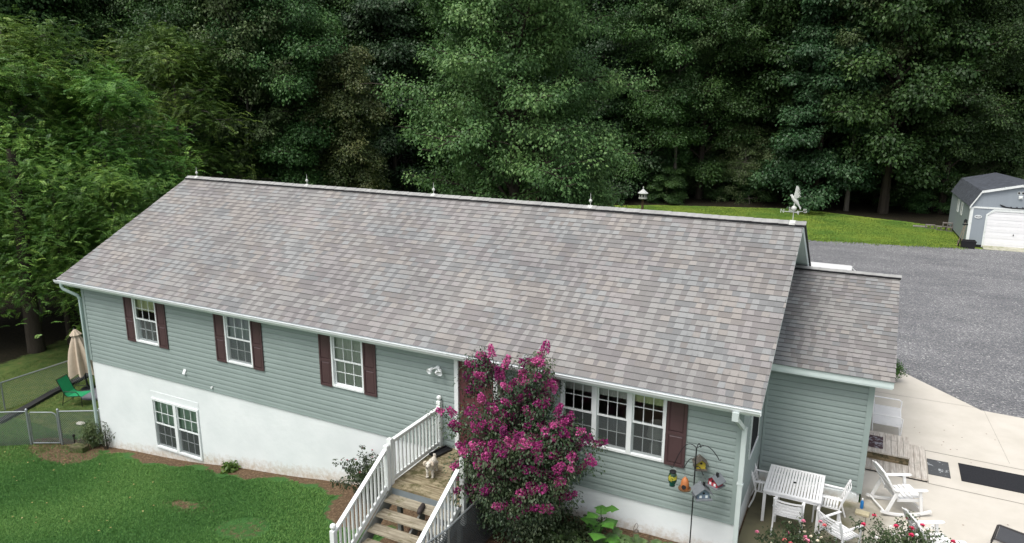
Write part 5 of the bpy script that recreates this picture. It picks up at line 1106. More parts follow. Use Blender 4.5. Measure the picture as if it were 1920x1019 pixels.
def sprays_to_leaves(S, per, r, flat, lsize, lw, mode='broad', tintc=None):
    """S: (n,6) spray centre + outward direction -> leaf arrays"""
    S = np.asarray(S); n = len(S); tot = n*per
    c = np.repeat(S[:, :3], per, 0); o = np.repeat(S[:, 3:6], per, 0)
    q = rnd_unit(tot)*(rng.random((tot, 1))**.45); q[:, 2] *= flat
    rr = np.repeat(r*rng.uniform(.7, 1.3, n), per)[:, None]
    off = q*rr; off[:, 2] -= .35*(off[:, 0]**2+off[:, 1]**2)/np.maximum(rr[:, 0], .1)
    P = c+off
    on = off/np.maximum(np.linalg.norm(off, axis=1, keepdims=True), 1e-3)
    D = on*.6+o*.35+rnd_unit(tot)*.6; D[:, 2] -= .55
    N = np.tile([0, 0, .55], (tot, 1))+rnd_unit(tot)*.55+o*.45+on*.55
    L = lsize*rng.uniform(.65, 1.25, tot); W = L*lw
    base = rng.uniform(.25, .75, n) if tintc is None else tintc
    t = np.repeat(base*.6+.2+.22*np.sin(S[:, 0]*1.1+S[:, 2]*.7)*np.sin(S[:, 1]*1.2+S[:, 2]*.9+1), per)+rng.normal(0, .14, tot)
    return P, D, N, L, W, t
def frond_leaves(S, fl, npair, lsize, mode_t=None):
    """compound leaves: leaflets in pairs along an arching rachis"""
    S = np.asarray(S); n = len(S); k = npair*2
    d = S[:, 3:6]+rnd_unit(n)*.8; d[:, 2] += .15; d /= np.linalg.norm(d, axis=1, keepdims=True)
    side = np.cross(d, [0, 0, 1.]); side /= np.linalg.norm(side, axis=1, keepdims=True)+1e-6
    fl = fl*rng.uniform(.7, 1.25, n)
    u = np.tile(np.repeat(np.linspace(.12, 1, npair), 2), n); sg = np.tile([-1., 1.], n*npair)
    R = lambda a: np.repeat(a, k, 0)
    P = R(S[:, :3])+R(d)*(u*R(fl))[:, None]; P[:, 2] -= (u**2)*R(fl)*.38
    D = R(side)*sg[:, None]+R(d)*.45+rnd_unit(n*k)*.15; D[:, 2] -= .25
    N = np.tile([0, 0, .7], (n*k, 1))+R(rnd_unit(n)*.7)+R(S[:, 3:6])*.3+rnd_unit(n*k)*.25
    L = lsize*(1-.35*np.abs(u-.5)*2)*rng.uniform(.85, 1.15, n*k)
    t = R(rng.uniform(.25, .65, n)+.30*np.sin(S[:, 0]*1.0+S[:, 2]*.8)*np.sin(S[:, 1]*1.1+S[:, 2]*.7+1))+.12*(u-.5)+rng.normal(0, .05, n*k)
    return P, D, N, L, L*.40, t

def skeleton(seed, Hh, R, z0, nb, prof, up=.35, droop=.5, sub_n=5, gap=.12, top=.98, trunk_r=.28, lean=(0, 0)):
    """trunk + limbs; returns (MB of wood, spray points)"""
    r_ = random.Random(seed); mb = MB(); S = []
    tp = [Vector((lean[0]*t*t+.12*math.sin(t*5+seed)*t, lean[1]*t*t+.12*math.cos(t*4+seed)*t, Hh*t*top)) for t in [k/9 for k in range(10)]]
    tp[0].z = -.4; mb.tube(tp, [trunk_r*(1.25 if k == 0 else 1)*(1-.88*k/9) for k in range(10)], 7)
    def tpt(z):
        t = min(max(z/(Hh*top), 0), 1)*9; i = min(int(t), 8); return tp[i].lerp(tp[i+1], t-i)
    az = r_.uniform(0, 6.28)
    for i in range(nb):
        h = i/(nb-1); z = z0+(Hh*.97-z0)*h; az += 2.399+r_.uniform(-.5, .5)
        if r_.random() < gap: continue
        ln = R*prof(h)*r_.uniform(.72, 1.12); b0 = tpt(z*r_.uniform(.93, 1.0)); d = Vector((math.cos(az), math.sin(az), 0)); u_ = up*r_.uniform(.5, 1.5)*(1+.8*h)
        pts = [b0+d*(ln*t)+Vector((0, 0, ln*(u_*t-droop*t*t)))+Vector((r_.uniform(-1, 1), r_.uniform(-1, 1), r_.uniform(-.5, .5)))*.05*ln*t for t in [k/5 for k in range(6)]]
        br = max(.025, trunk_r*.42*(ln/R)*(1-.5*h)); mb.tube(pts, [br*(1-.85*k/5) for k in range(6)], 5, False)
        for j in range(sub_n+1):
            t = .28+.72*(j/sub_n); k = min(int(t*5), 4); p = pts[k].lerp(pts[k+1], t*5-k)
            for s in ((-1, 1) if j < sub_n else (0,)):
                a2 = az+s*r_.uniform(.6, 1.25); l2 = ln*.34*(1.15-t*.6)*r_.uniform(.6, 1.3)
                d2 = Vector((math.cos(a2), math.sin(a2), r_.uniform(-.15, .45))); e = p+d2*l2
                mb.tube([p, p.lerp(e, .5)+Vector((0, 0, .04*l2)), e], [br*.35, br*.22, .008], 4, False)
                for q in (.45, 1.0) if s else (0,):
                    c = p.lerp(e, q); S.append((*c, *d2.normalized()))
    return mb, S

def tree(kind, name_leaf, wood, arr, mat, bark, label, cat='tree', group=None, root_name='broadleaf_tree', stuff=True):
    r = Root(root_name, label, cat, (0, 0, 0), 0, group)
    w_ = wood.build('trunk', bark, r, smooth=True)
    c = leafobj('crown', *arr, mat, r)
    return r.o
ell = lambda h: math.sqrt(max(.04, 1-(1.9*h-.82)**2))
cone = lambda h: max(.12, 1.02-h*.95)*(.75+.25*math.sin(h*9))
dome = lambda h: math.sqrt(max(.05, 1-(1.15*h-.33)**2))*(.9+.1*math.sin(h*25))
wide = lambda h: math.sqrt(max(.05, 1-(1.25*h-.2)**2))
TREES = {}
GW = 'trees of the wood behind the house'
# hero maple behind the roof
wd, S = skeleton(5, 15.0, 6.6, .9, 92, dome, .85, .62, 6, .05, trunk_r=.34)
arr = sprays_to_leaves(S, 66, .62, .95, .17, .66)
maple = tree('maple', '', wd, arr, LM_MAPLE, M_BARK, 'large full green tree standing in the middle right behind the roof ridge', root_name='broad_tree')
maple.location = (3.6, 22.6, gz1(3.6, 22.6)); maple.rotation_euler = (0, 0, 1.1)
def variant(key, seed, Hh, R, z0, nb, prof, up, droop, sn, gap, per, r, flat, ls, lw, mat, bark, label, tr=.3, frond=None, name='broadleaf_tree'):
    wd, S = skeleton(seed, Hh, R, z0, nb, prof, up, droop, sn, gap, trunk_r=tr)
    if frond: S2 = np.repeat(np.asarray(S), frond[0], 0); S2[:, :3] += rng.normal(0, r, (len(S2), 3)); arr = frond_leaves(S2, frond[1], frond[2], frond[3])
    else: arr = sprays_to_leaves(S, per, r, flat, ls, lw)
    TREES[key] = [tree(key, '', wd, arr, mat, bark, label, group=GW, root_name=name), False, Hh]
variant('A', 21, 24, 5.8, 3.0, 80, ell, .95, .55, 5, .10, 58, .85, .95, .27, .66, LM_OAK, M_BARK, '', .34)
variant('B', 22, 21, 5.2, 1.2, 76, lambda h: ell(h)*.95, .8, .7, 5, .12, 74, .75, .9, .18, .66, LM_OAK, M_BARK, '', .28)
variant('D', 23, 19, 5.6, 1.0, 64, lambda h: dome(h)*(.85+.15*math.sin(h*22)), .55, .55, 6, .08, 62, .85, .7, .25, .66, LM_DARK, M_BARK, '', .26)
variant('V', 24, 15, 3.3, .8, 58, lambda h: .55+.35*math.sin(h*3), .2, .75, 5, .05, 46, .6, .6, .17, .7, LM_VINE, M_BARK, '', .22, name='vine_covered_tree')
variant('L', 25, 15.5, 5.2, 2.4, 50, ell, .55, .55, 5, .08, 0, .42, 0, 0, 0, LM_LOC, M_BARKL, '', .17, frond=(9, .62, 7, .17), name='locust_tree')
variant('M', 26, 13, 4.4, 1.8, 44, ell, .5, .7, 5, .10, 0, .40, 0, 0, 0, LM_LOC, M_BARKL, '', .13, frond=(9, .58, 7, .165), name='locust_tree')
variant('T', 29, 20, 3.6, 7.5, 46, ell, .8, .5, 4, .2, 50, .7, .9, .2, .6, LM_SAGE, M_BARKL, '', .17, name='slender_tree')
variant('S', 27, 8.5, 4.6, .9, 42, wide, .35, .75, 5, .12, 46, .6, .4, .15, .4, LM_SAGE, M_BARKL, '', .18)
variant('U', 28, 5.2, 3.0, .3, 34, wide, .4, .5, 4, .1, 44, .55, .5, .17, .6, LM_OAK, M_BARK, '', .08, name='understory_bush')
def put(key, x, y, rz, sc, label, group=GW):
    t = TREES[key]; z = gz1(x, y)-.1
    if not t[1]: o = t[0]; t[1] = True; o.location = (x, y, z); o.rotation_euler = (0, 0, rz); o.scale = (sc,)*3; o['label'] = label; o['group'] = group
    else: o = dup(t[0], loc=(x, y, z), rz=rz, scale=sc, label=label, group=group)
    return o
HF = Vector((-.450, .893)); HR = Vector((.893, .450))      # forward / right on the plan, as walked from the viewpoint
def at(u, D): k = (u-960)/1353*D; return 21.57+HF.x*D+HR.x*k, -13.26+HF.y*D+HR.y*k
R_ = random.Random(99)
front = [('L', 40, 36.5, 'bright yellow green feathery tree filling the upper left corner'), ('M', 205, 38, 'feathery yellow green tree rising just left of the roof corner'), ('L', 345, 47, 'feathery tree with pale bare branches above the left end of the roof'),
 ('M', -70, 33, 'feathery tree cut off by the left edge of the picture'), ('B', 415, 53, 'dark green tree behind the first finial'), ('B', 545, 52, 'round topped green tree behind the second finial'), ('V', 655, 52, 'brownish vine draped tree left of the large green tree'),
 ('T', 472, 50, 'slender pale trunked tree rising behind the gap after the first finial'), ('T', 1262, 64, 'slender pale trunked tree at the wood edge right of the birdhouse post'), ('T', 1590, 59, 'slender pale trunked tree right of the layered tree'), ('L', 880, 70, 'bright yellow green treetop peeping over the large green tree'), ('A', 500, 60, 'tall dark tree rising above the second finial'), ('D', 740, 63, 'green tree filling the gap left of the large green tree'), ('A', 850, 66, 'tall bright topped tree seen above the large green tree'), ('D', 1010, 68, 'tall tree behind the right shoulder of the large green tree'),
 ('D', 1150, 67, 'tall tree with a dark trunk at the top right of the large green tree'), ('B', 1215, 65, 'dark tree behind the white birdhouse on its post'), ('B', 1310, 66, 'leafy tree between the birdhouse post and the weather vane'), ('S', 1395, 66, 'pale drooping tree left of the weather vane'),
 ('D', 1530, 61, 'blue green layered tree directly above the weather vane'), ('A', 1460, 66, 'tall tree behind the layered tree above the weather vane'), ('A', 1660, 58, 'tall tree with a hanging lower limb left of the shed'), ('B', 1770, 58, 'dark tree just left of the shed roof'),
 ('A', 1850, 63, 'tall dark tree directly behind the shed'), ('S', 1885, 62, 'pale sage green bushy tree overhanging the shed roof'), ('B', 1960, 68, 'tree cut off by the right edge of the picture')]
for k, u, D, lb in front:
    x, y = at(u, D); put(k, x, y, R_.uniform(0, 6.28), R_.uniform(.94, 1.06)*(1.42 if D == 70 and k == 'L' else 1), lb)
for i, (u, D) in enumerate([(u+R_.uniform(-25, 25), 77+R_.uniform(-3, 3)) for u in range(-120, 2100, 118)]):
    x, y = at(u, D); put(R_.choice('AABD'), x, y, R_.uniform(0, 6.28), R_.uniform(1.0, 1.2), 'tall tree deep in the wood, mostly hidden behind nearer crowns', 'trees deep in the wood')
for i, (u, D) in enumerate([(u+R_.uniform(-25, 25), 92+R_.uniform(-3, 3)) for u in range(-100, 2100, 128)]):
    x, y = at(u, D); put('A', x, y, R_.uniform(0, 6.28), R_.uniform(1.15, 1.35), 'tall tree deep in the wood, mostly hidden behind nearer crowns', 'trees deep in the wood')
for u, D, k in ((-190, 46, 'A'), (-60, 52, 'B'), (90, 55, 'A'), (240, 58, 'B'), (330, 62, 'A'), (-250, 60, 'A'), (0, 66, 'A'), (160, 68, 'A')):
    x, y = at(u, D); put(k, x, y, R_.uniform(0, 6.28), R_.uniform(.95, 1.15), 'dark tree in the shade behind the feathery trees on the left', 'dark trees behind the feathery trees')
for u, D, lb in ((110, 46, 'leafy bush in the shade under the left trees'), (470, 49, 'leafy bush just behind the left part of the ridge'), (600, 51, 'leafy bush behind the ridge between the second and third finials'), (1250, 63, 'low dark bush at the wood edge behind the birdhouse post'), (1420, 64.5, 'low spreading bush at the wood edge left of the weather vane'), (1340, 66, 'dark bush in the shade between birdhouse and weather vane'), (1700, 67, 'dark bush at the wood edge near the cinder blocks'), (205, 32.5, 'feathery sapling touching the left eave of the roof')):
    x, y = at(u, D)
    if D == 32.5: put('M', x, y, 2.0, .62, lb)
    else: put('U', x, y, R_.uniform(0, 6.28), R_.uniform(.6, .9), lb, 'bushes at the wood edge')
for i in range(11):
    u = 1180+i*56+R_.uniform(-14, 14); x, y = at(u, 60); y = float(treeline_y(x))+R_.uniform(7.0, 12); put('U', x, y, R_.uniform(0, 6.28), R_.uniform(.45, .8), 'dark bush in the shade along the far edge of the back lawn', 'bushes along the back lawn')
for i in range(9):
    x, y = at(1140+i*84+R_.uniform(-15, 15), 71 if i < 5 else 65); put('AB'[i % 2], x, y+1.5, R_.uniform(0, 6.28), R_.uniform(.9, 1.05), 'tall shade tree right behind the first row along the back lawn', 'second row of trees along the back lawn')
# two bare trunks that show at the left
for (x, y, r0, h, lb) in ((-11.4, 4.6, .30, 9, 'dark bare trunk at the left behind the side yard fence'), (-11.0, 5.9, .11, 8, 'thin bare trunk right of the thick one behind the side yard fence')):
    r = Root('tree_trunk', lb, 'tree', (x, y, -3.1)); mb = MB(); mb.tube([(0, 0, -.2), (.03, 0, h*.3), (.1, .08, h*.6), (0, .2, h)], [r0*1.25, r0, r0*.85, r0*.6], 10); mb.build('trunk', M_BARK, r, smooth=True)
    S = [(.6+random.gauss(0, 1.9), random.gauss(0, 1.5)-1.1, random.uniform(h*.30, h*1.1), *Vector((random.gauss(0, 1), random.gauss(0, 1), .2)).normalized()) for _ in range(1700)]
    leafobj('crown', *frond_leaves(S, .45, 8, .105), LM_LOC, r)
# fallen dead branch by the maple
mb = MB(); r_ = random.Random(3)
for i in range(26):
    a = r_.uniform(-.9, .9); l = r_.uniform(1.2, 3.0); p = Vector((0, 0, 0)); q = Vector((math.sin(a)*l*.8, r_.uniform(-.5, .5), math.cos(a)*l)); mb.tube([p+Vector((r_.uniform(-.3, .3), 0, 0)), p.lerp(q, .5)+Vector((r_.uniform(-.15, .15), 0, .1)), q], [.03, .02, .006], 4, False)
o = mb.build('dead_branch', pm('dead_wood', (.16, .10, .07), .9, .2, 6, .1)); o.location = (6.6, 18.2, .9); o.rotation_euler = (rad(12), rad(38), 0); tag(o, 'reddish brown dead branch caught in front of the large green tree', 'branch')

# ------------------------------------------------------------------ crape myrtle at the door
def crape():
    r = Root('flowering_tree', 'crape myrtle covered in magenta flowers in front of the door', 'tree', (15.62, -1.25, -.85))
    r_ = random.Random(12); mb = MB(); S = []; tips = []
    cx, cy = 0, 0
    shape = lambda h: math.sqrt(math.sin(math.pi*(.12+.74*h)))*(1 if h > .25 else .62+1.5*h)
    for i in range(74):
        az = i*2.399+r_.uniform(-.4, .4); base = Vector((r_.uniform(-.12, .12), r_.uniform(-.12, .12), 0)); h = r_.uniform(.0, 1) if i > 6 else r_.uniform(.8, 1.0)
        R = 1.28*shape(h)*r_.uniform(.75, 1.08); tip = Vector((math.cos(az)*R, math.sin(az)*R*.78, .55+2.95*h*r_.uniform(.9, 1.04)))
        if i == 0: tip = Vector((.62, .0, 4.28))
        if i == 1: tip = Vector((.45, .1, 4.0))
        if i == 2: tip = Vector((-.55, .0, 4.0))
        if i == 3: tip = Vector((-.75, .1, 3.75))
        if i in (7, 8, 9, 10, 11): tip = Vector(((-.95, -.35, .1, .75, .95)[i-7], (.1, -.1, 0, .1, -.1)[i-7], (3.35, 3.6, 3.55, 3.45, 3.1)[i-7]))
        if i == 4: tip = Vector((-1.55, .1, 2.45))
        if i == 5: tip = Vector((1.5, .05, 2.55))
        mid = base.lerp(tip, .5)+Vector((tip.x*-.18, tip.y*-.18, .35*r_.random()))
        pts = [base, base.lerp(mid, .5)+Vector((0, 0, .12)), mid, mid.lerp(tip, .55)+Vector((0, 0, .12)), tip]; mb.tube(pts, [.035, .028, .02, .012, .005], 5, False)
        if tip.z > 1.1: tips.append((tip, (tip-mid).normalized()))
        for k in range(13):
            t = .35+.65*k/12; j = min(int(t*4), 3); p = pts[j].lerp(pts[j+1], t*4-j); d = Vector((r_.gauss(0, 1), r_.gauss(0, 1), r_.gauss(0, .5))).normalized(); e = p+d*r_.uniform(.12, .42)
            mb.tube([p, e], [.008, .003], 3, False); S.append((*e, *d))
            if r_.random()*1.5 < (1.3 if e.z > 1.9 else .95) and e.z > .8 and (Vector((e.x, e.y)).length > .35 or e.z > 2.4): tips.append((e, (d+Vector((0, 0, .5))).normalized()))
    S = [s for s in S if not ((s[2] < 1.75 and s[0] < -.95) or (s[2] < 1.2 and s[0] < -.75))]; tips = [t for t in tips if not (t[0].z < 1.6 and t[0].x < -.95)]
    mb.build('trunk', M_BARKL, r, smooth=True)
    lm_ = leafmat('crape_leaf', (.022, .050, .022), (.042, .080, .034), (.10, .125, .062), .2, .45, .4, .0)
    leafobj('crown', *sprays_to_leaves(S, 90, .27, .8, .064, .52), lm_, r)
    fm = leafmat('crape_petal', (.14, .02, .085), (.38, .045, .20), (.66, .17, .38), .25, .7, .2, .0)
    P = []; D = []; T = []
    for tip, d in tips:
        l = r_.uniform(.16, .30); n_ = int(170*l/.2); w_ = r_.uniform(.055, .095); tb = r_.uniform(.0, .85)
        for k in range(n_):
            t = r_.random(); a = r_.uniform(0, 6.28); u = d.orthogonal().normalized(); v_ = d.cross(u); rr = w_*(1-.6*t)*r_.uniform(.5, 1.15)
            o_ = u*math.cos(a)+v_*math.sin(a); p = tip+d*(l*(t-.35))+o_*rr; P.append(p); D.append(o_+d*.4+Vector((r_.gauss(0, .5), r_.gauss(0, .5), r_.gauss(0, .5)))); T.append(tb+r_.gauss(0, .18))
    P = np.array(P); D = np.array(D); n_ = len(P); leafobj('flowers', P, D, rnd_unit(n_)+[0, 0, .6], np.full(n_, .038), np.full(n_, .036), np.array(T), fm, r)
crape()

# ------------------------------------------------------------------ bushes and flowers
def bush(name, label, cat, loc, stems, h, rad_, leaf, per, lmat, flowers=None, group=None, seed=1, r=.11, flat=.8, lean=0, stemmat=None):
    ro = Root(name, label, cat, loc, 0, group); r_ = random.Random(seed); mb = MB(); S = []; F = []
    for i in range(stems):
        a = i*2.399; R = rad_*math.sqrt((i+.5)/stems)*r_.uniform(.85, 1.15); tip = Vector((math.cos(a)*R+lean, math.sin(a)*R, h*r_.uniform(.6, 1.05)*(1-.25*(R/rad_)**2))); mid = tip*.5+Vector((0, 0, h*.12))
        pts = [Vector((math.cos(a)*.04, math.sin(a)*.04, 0)), mid, tip]; mb.tube(pts, [.012, .008, .003], 4, False)
        for k in range(8):
            t = .25+.75*k/7; p = pts[0].lerp(mid, t*2) if t < .5 else mid.lerp(tip, t*2-1); d = Vector((r_.gauss(0, 1), r_.gauss(0, 1), r_.gauss(0, .6))).normalized(); S.append((*(p+d*r_.uniform(.02, .12)), *d))
        F.append(tip)
    mb.build('stems', stemmat or M_BARK, ro); leafobj('foliage', *sprays_to_leaves(S, per, r, flat, leaf, .6), lmat, ro)
    if flowers:
        for nm, col, n_, size in flowers:
            fm = pm(nm, col, .6, .12, 20, 0, spec=.2)
            for k in range(n_):
                t = r_.choice(F); c = t+Vector((r_.gauss(0, .09), r_.gauss(0, .09), r_.uniform(0, .05))); P = []; D = []
                for ring, (np_, tilt, rr) in enumerate(((5, .25, 1), (5, .7, .75), (3, 1.5, .45))):
                    for q in range(np_): a = 2*math.pi*q/np_+ring*.5; d = Vector((math.cos(a), math.sin(a), tilt)); P.append(c); D.append(d)
                n2 = len(P); ob = leafobj('flower', np.array(P), np.array(D), np.tile([0, 0, 1.], (n2, 1))+rnd_unit(n2)*.2, np.full(n2, size*.55), np.full(n2, size*.55), np.full(n2, .5), fm, ro, .2)
    return ro.o
LM_ROSE = leafmat('rose_leaf', (.022, .042, .018), (.045, .075, .030), (.10, .13, .055), .2, .5, .35, 0)
bush('rose_bush', 'small rose bush with few buds against the white wall left of the steps', 'bush', (11.35, -.62, -1.62), 22, 1.35, .72, .06, 24, LM_ROSE, [('dusty_rose', (.35, .06, .08), 7, .05)], seed=3, r=.10, lean=-.15)
bush('climbing_plant', 'sparse straggly climber on the left corner of the white wall', 'plant', (.35, -.12, -2.98), 9, 1.25, .42, .06, 5, LM_ROSE, seed=4, r=.07)
bush('leafy_shrub', 'soft green shrub growing through the fence at the left house corner', 'bush', (-.22, -.15, -3.05), 18, .95, .38, .05, 26, LM_SAGE, seed=5, r=.12)
bush('weed_tuft', 'single green weed at the foot of the white wall right of the basement window', 'plant', (6.05, -.22, -2.33), 10, .36, .20, .10, 5, LM_LOC, seed=6, r=.05)
PINK, RED, CREAM = ('pink_petal', (.74, .24, .36)), ('red_petal', (.60, .035, .11)), ('cream_petal', (.80, .72, .58))
bush('rose_bush', 'rose bush with pink and cream flowers in front of the patio table', 'bush', (21.0, .22, -.75), 34, .86, .70, .055, 24, LM_ROSE, [(*PINK, 8, .09), ('salmon_petal', (.72, .18, .20), 4, .09), (*CREAM, 12, .065)], 'rose bushes in front of the patio', 7, .11)
bush('rose_bush', 'rose bush with red and white flowers at the bottom right of the patio', 'bush', (22.85, .72, -.75), 44, 1.12, .86, .055, 26, LM_ROSE, [(*RED, 15, .10), ('white_petal', (.82, .82, .80), 26, .07)], 'rose bushes in front of the patio', 8, .12)
bush('rose_bush', 'low rose bush between the two taller rose bushes', 'bush', (21.8, .15, -.75), 16, .66, .5, .055, 22, LM_SAGE, [('white_petal', (.82, .82, .80), 6, .06)], 'rose bushes in front of the patio', 9, .11)
bush('boxwood_bush', 'dark green bush at the far corner of the addition by the gravel', 'bush', (22.55, 11.7, -.70), 26, .75, .42, .05, 40, LM_OAK, seed=10, r=.14)
# big leafed seedling
ro = Root('broadleaf_plant', 'young plant with very large bright green leaves by the white wall', 'plant', (17.3, -.72, -.80)); r_ = random.Random(8); mb = MB(); mb.tube([(0, 0, 0), (.02, 0, .4), (0, 0, .85)], [.015, .012, .006], 6); mb.build('stem', LM_LOC, ro)
lmb = MB()
for i in range(9):
    z = .12+.08*i; a = i*2.4; d = Vector((math.cos(a), math.sin(a), .35)).normalized(); s_ = d.cross(Vector((0, 0, 1))).normalized(); n_ = s_.cross(d); p = Vector((0, 0, z))+d*.08; q = .40-.014*i
    def pt(u, v_): return p+d*(u*q)+s_*(v_*q)+n_*(.10*q*math.sin(u*3)-abs(v_)*.12*q-.25*u*u*q)
    out = [(0, 0), (.12, .36), (.42, .34), (.50, .52), (.72, .30), (1.0, .0), (.72, -.30), (.50, -.52), (.42, -.34), (.12, -.36)]
    m0 = pt(.42, 0); vs = [m0]+[pt(*o_) for o_ in out]; lmb.add(vs, [(0, k+1, (k+1) % len(out)+1) for k in range(len(out))])
lmb.build('leaves', pm('big_leaf', (.075, .21, .03), .5, .25, 5, .05, 20), ro)
# hostas: rosettes of long striped leaves
def hosta(seed):
    r_ = random.Random(seed); mb = MB()
    for i in range(22):
        a = i*2.399+r_.uniform(-.2, .2); l = r_.uniform(.20, .34); el = r_.uniform(.3, 1.1); d = Vector((math.cos(a), math.sin(a), 0)); s_ = Vector((-d.y, d.x, 0)); w_ = l*.17; rows = []
        for k in range(6):
            t = k/5; c = d*(l*t*math.cos(el*.6))+Vector((0, 0, .04+l*(math.sin(el)*t-.75*t*t*t))); ww = w_*math.sin(min(1, t*1.05+.06)*math.pi)**.7; rows.append((c+s_*ww+Vector((0, 0, ww*.25)), c, c-s_*ww+Vector((0, 0, ww*.25))))
        o = len(mb.v)
        for a_, b_, c_ in rows: mb.v += [tuple(a_), tuple(b_), tuple(c_)]
        for k in range(5): mb.f += [(o+3*k, o+3*k+1, o+3*k+4, o+3*k+3), (o+3*k+1, o+3*k+2, o+3*k+5, o+3*k+4)]
    return mb
hm = [hosta(s).build('hosta', pm('hosta_leaf', (.055, .13, .030), .5, .5, 5, .05, 20, col2=(.13, .21, .07)), smooth=True) for s in (1, 2, 3)]
LBH = 'green hosta clump in the bed along the white wall'
spots = []
r_ = random.Random(31)
for i in range(400):
    x, y_ = r_.uniform(16.1, 18.9), r_.uniform(-2.6, -.42)
    if y_ > -.42-(18.9-x)*.0 or y_ > -.85 and x < 17.6: continue
    if all((x-a)**2+(y_-b_)**2 > .30**2 for a, b_ in spots): spots.append((x, y_))
for i, (x, y_) in enumerate(spots):
    o = hm[i] if i < 3 else hm[i % 3].copy()
    if i >= 3: C.objects.link(o)
    o.location = (x, y_, gz1(x, y_)); o.rotation_euler = (0, 0, r_.uniform(0, 6.28)); o.scale = (r_.uniform(.8, 1.25),)*3; tag(o, LBH, 'hosta', 'hostas in the planting bed')
# ivy / undergrowth beneath the myrtle
S = [(r_.uniform(15.6, 17.3), r_.uniform(-1.5, -.25), r_.uniform(-.75, -.45), *Vector((r_.gauss(0, 1), r_.gauss(0, 1), .6)).normalized()) for _ in range(220)]
o = leafobj('undergrowth', *sprays_to_leaves(S, 16, .14, .5, .07, .6), LM_ROSE); struct(o, 'stuff'); o['label'] = 'low dark undergrowth below the magenta tree'; o['category'] = 'undergrowth'

# ------------------------------------------------------------------ lawn blades, weeds, fallen leaves
def blades(name, n, x0, x1, y0, y1, keep, hgt, wid, mat, label, zoff=0.0):
    x = rng.uniform(x0, x1, n); y = rng.uniform(y0, y1, n); k = keep(x, y); x, y = x[k], y[k]; n = len(x)
    z = gz(x, y)+.02*np.sin(x*1.3+np.sin(y*.9)*1.5)*np.cos(y*1.1)*((x < 12) | (y > 14))+zoff
    a = rng.uniform(0, 6.28, n); D = np.stack([np.cos(a)*.7, np.sin(a)*.7, rng.uniform(.5, 1.3, n)], -1); N = np.stack([np.cos(a+1.57), np.sin(a+1.57), np.zeros(n)], -1)
    N = np.cross(D, N)
    pt_ = .5+.25*np.sin(x*.9+2*np.sin(y*.7))+rng.normal(0, .2, n)
    o = leafobj(name, np.stack([x, y, z], -1), D, N, hgt*rng.uniform(.6, 1.3, n), wid*rng.uniform(.7, 1.3, n), pt_, mat); struct(o, 'stuff'); o['label'] = label; o['category'] = 'grass'
LM_GRASS = leafmat('grass_blade', (.058, .165, .038), (.11, .27, .060), (.21, .39, .10), .3, .6, .2, 0)
LM_GRASSO = leafmat('grass_blade_olive', (.055, .10, .026), (.10, .155, .040), (.18, .21, .07), .25, .6, .2, 0)
LM_GRASSB = leafmat('grass_blade_back', (.08, .16, .028), (.15, .24, .040), (.24, .32, .055), .25, .6, .2, 0)
def keepf(x, y):
    k = (y < -.42+.12*np.sin(x*1.7)+.08*np.sin(x*6.1)) | (x < -1.3); k &= ~((x > 12.6) & (y > -6.5)); k &= np.hypot((x-11.6)*.9, y+.6) > 1.25
    for cx, cy, a, b_, s in ((9.0, -2.5, .55, .9, .42), (6.4, -2.0, .5, 1.5, .25), (11.6, -3.9, .6, 1., .35), (-.9, -.75, .55, 1.3, .85)): k &= (np.hypot((x-cx)*a, (y-cy)*b_) > s) | (rng.random(len(x)) < .12)
    return k
blades('front_lawn', 330000, -6, 12.9, -6.6, 0, keepf, .055, .016, LM_GRASS, 'short thick green lawn in front of the white wall')
blades('side_lawn', 60000, -11, -.3, -2, 7, lambda x, y: (x+.25*(y-4) > -10.2) & ((y > -.75) | (x < -1.3)), .05, .018, LM_GRASSO, 'shaded grass of the side yard')
blades('back_lawn', 90000, -3, 27, 36, 51, lambda x, y: (y < treeline_y(x)-.5) & (y > 36.9+(x-18)*.22), .07, .03, LM_GRASSB, 'bright green lawn between the gravel and the wood')
lf = leafmat('fallen_leaf', (.25, .20, .07), (.45, .38, .15), (.62, .56, .34), .1, .8, .2, 0)
n_ = 60; x = rng.uniform(-4, 6, n_); y = rng.uniform(-6, -1, n_); z = gz(x, y)+.055
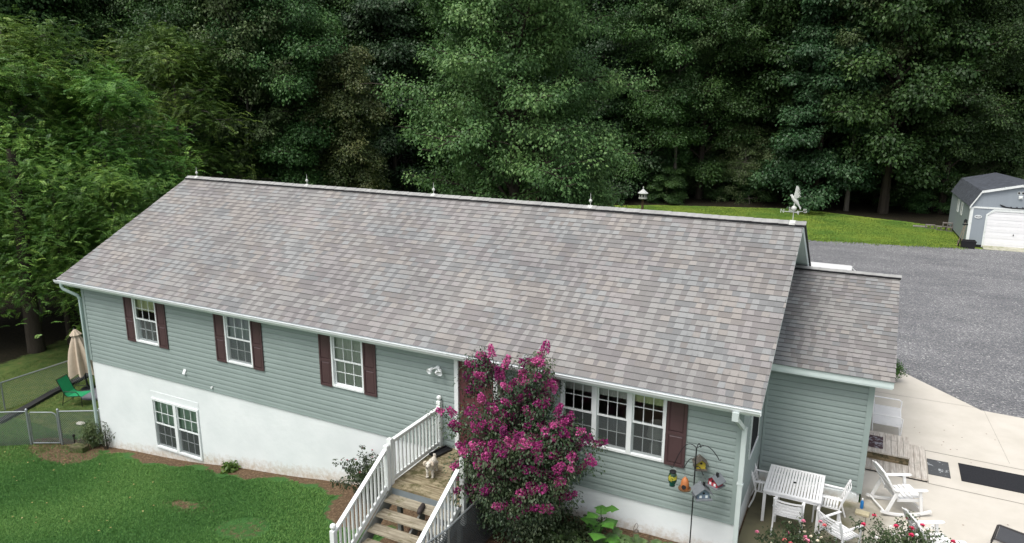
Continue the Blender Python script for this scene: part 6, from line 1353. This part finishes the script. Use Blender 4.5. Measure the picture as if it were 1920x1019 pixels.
o = leafobj('fallen_leaves', np.stack([x, y, z], -1), np.concatenate([rnd_unit(n_)[:, :2], np.zeros((n_, 1))], 1), np.tile([0, 0, 1.], (n_, 1))+rnd_unit(n_)*.2, np.full(n_, .065), np.full(n_, .04), rng.random(n_)*.7, lf); struct(o, 'stuff'); o['label'] = 'pale fallen leaves scattered on the front lawn'; o['category'] = 'fallen leaves'
n_ = 1500; x = rng.uniform(13, 17.2, n_); y = rng.uniform(-4.5, -.3, n_); z = gz(x, y)+.02
mm = leafmat('mulch_leaf', (.05, .025, .018), (.12, .06, .04), (.22, .13, .09), .1, .8, .2, 0)
o = leafobj('mulch_litter', np.stack([x, y, z], -1), np.concatenate([rnd_unit(n_)[:, :2], rng.uniform(-.1, .3, (n_, 1))], 1), np.tile([0, 0, 1.], (n_, 1))+rnd_unit(n_)*.4, np.full(n_, .07), np.full(n_, .04), rng.random(n_), mm); struct(o, 'stuff'); o['label'] = 'brown leaf litter on the mulch bed'; o['category'] = 'leaf litter'

n_ = 90; x = rng.uniform(20, 27, n_); y = rng.uniform(.5, 9.5, n_); k = (x > 22.1) | (y < 3.1); x, y = x[k], y[k]; n_ = len(x)
o = leafobj('patio_leaves', np.stack([x, y, np.full(n_, -.692)], -1), np.concatenate([rnd_unit(n_)[:, :2], np.full((n_, 1), .05)], 1), np.tile([0, 0, 1.], (n_, 1))+rnd_unit(n_)*.2, np.full(n_, .045), np.full(n_, .03), rng.random(n_), mm); struct(o, 'stuff'); o['label'] = 'small dry leaves blown over the patio'; o['category'] = 'fallen leaves'
n_ = 2600; x = rng.uniform(9, 27, n_); y = 36.6+(x-18.15)*.19+rng.normal(0, .35, n_); z = np.full(n_, -.712)
o = leafobj('gravel_weeds', np.stack([x, y, z], -1), rnd_unit(n_)*[.6, .6, .1]+[0, 0, .8], rnd_unit(n_), np.full(n_, .10), np.full(n_, .05), rng.random(n_), LM_GRASSB); struct(o, 'stuff'); o['label'] = 'ragged grass and weeds along the far gravel edge'; o['category'] = 'grass'
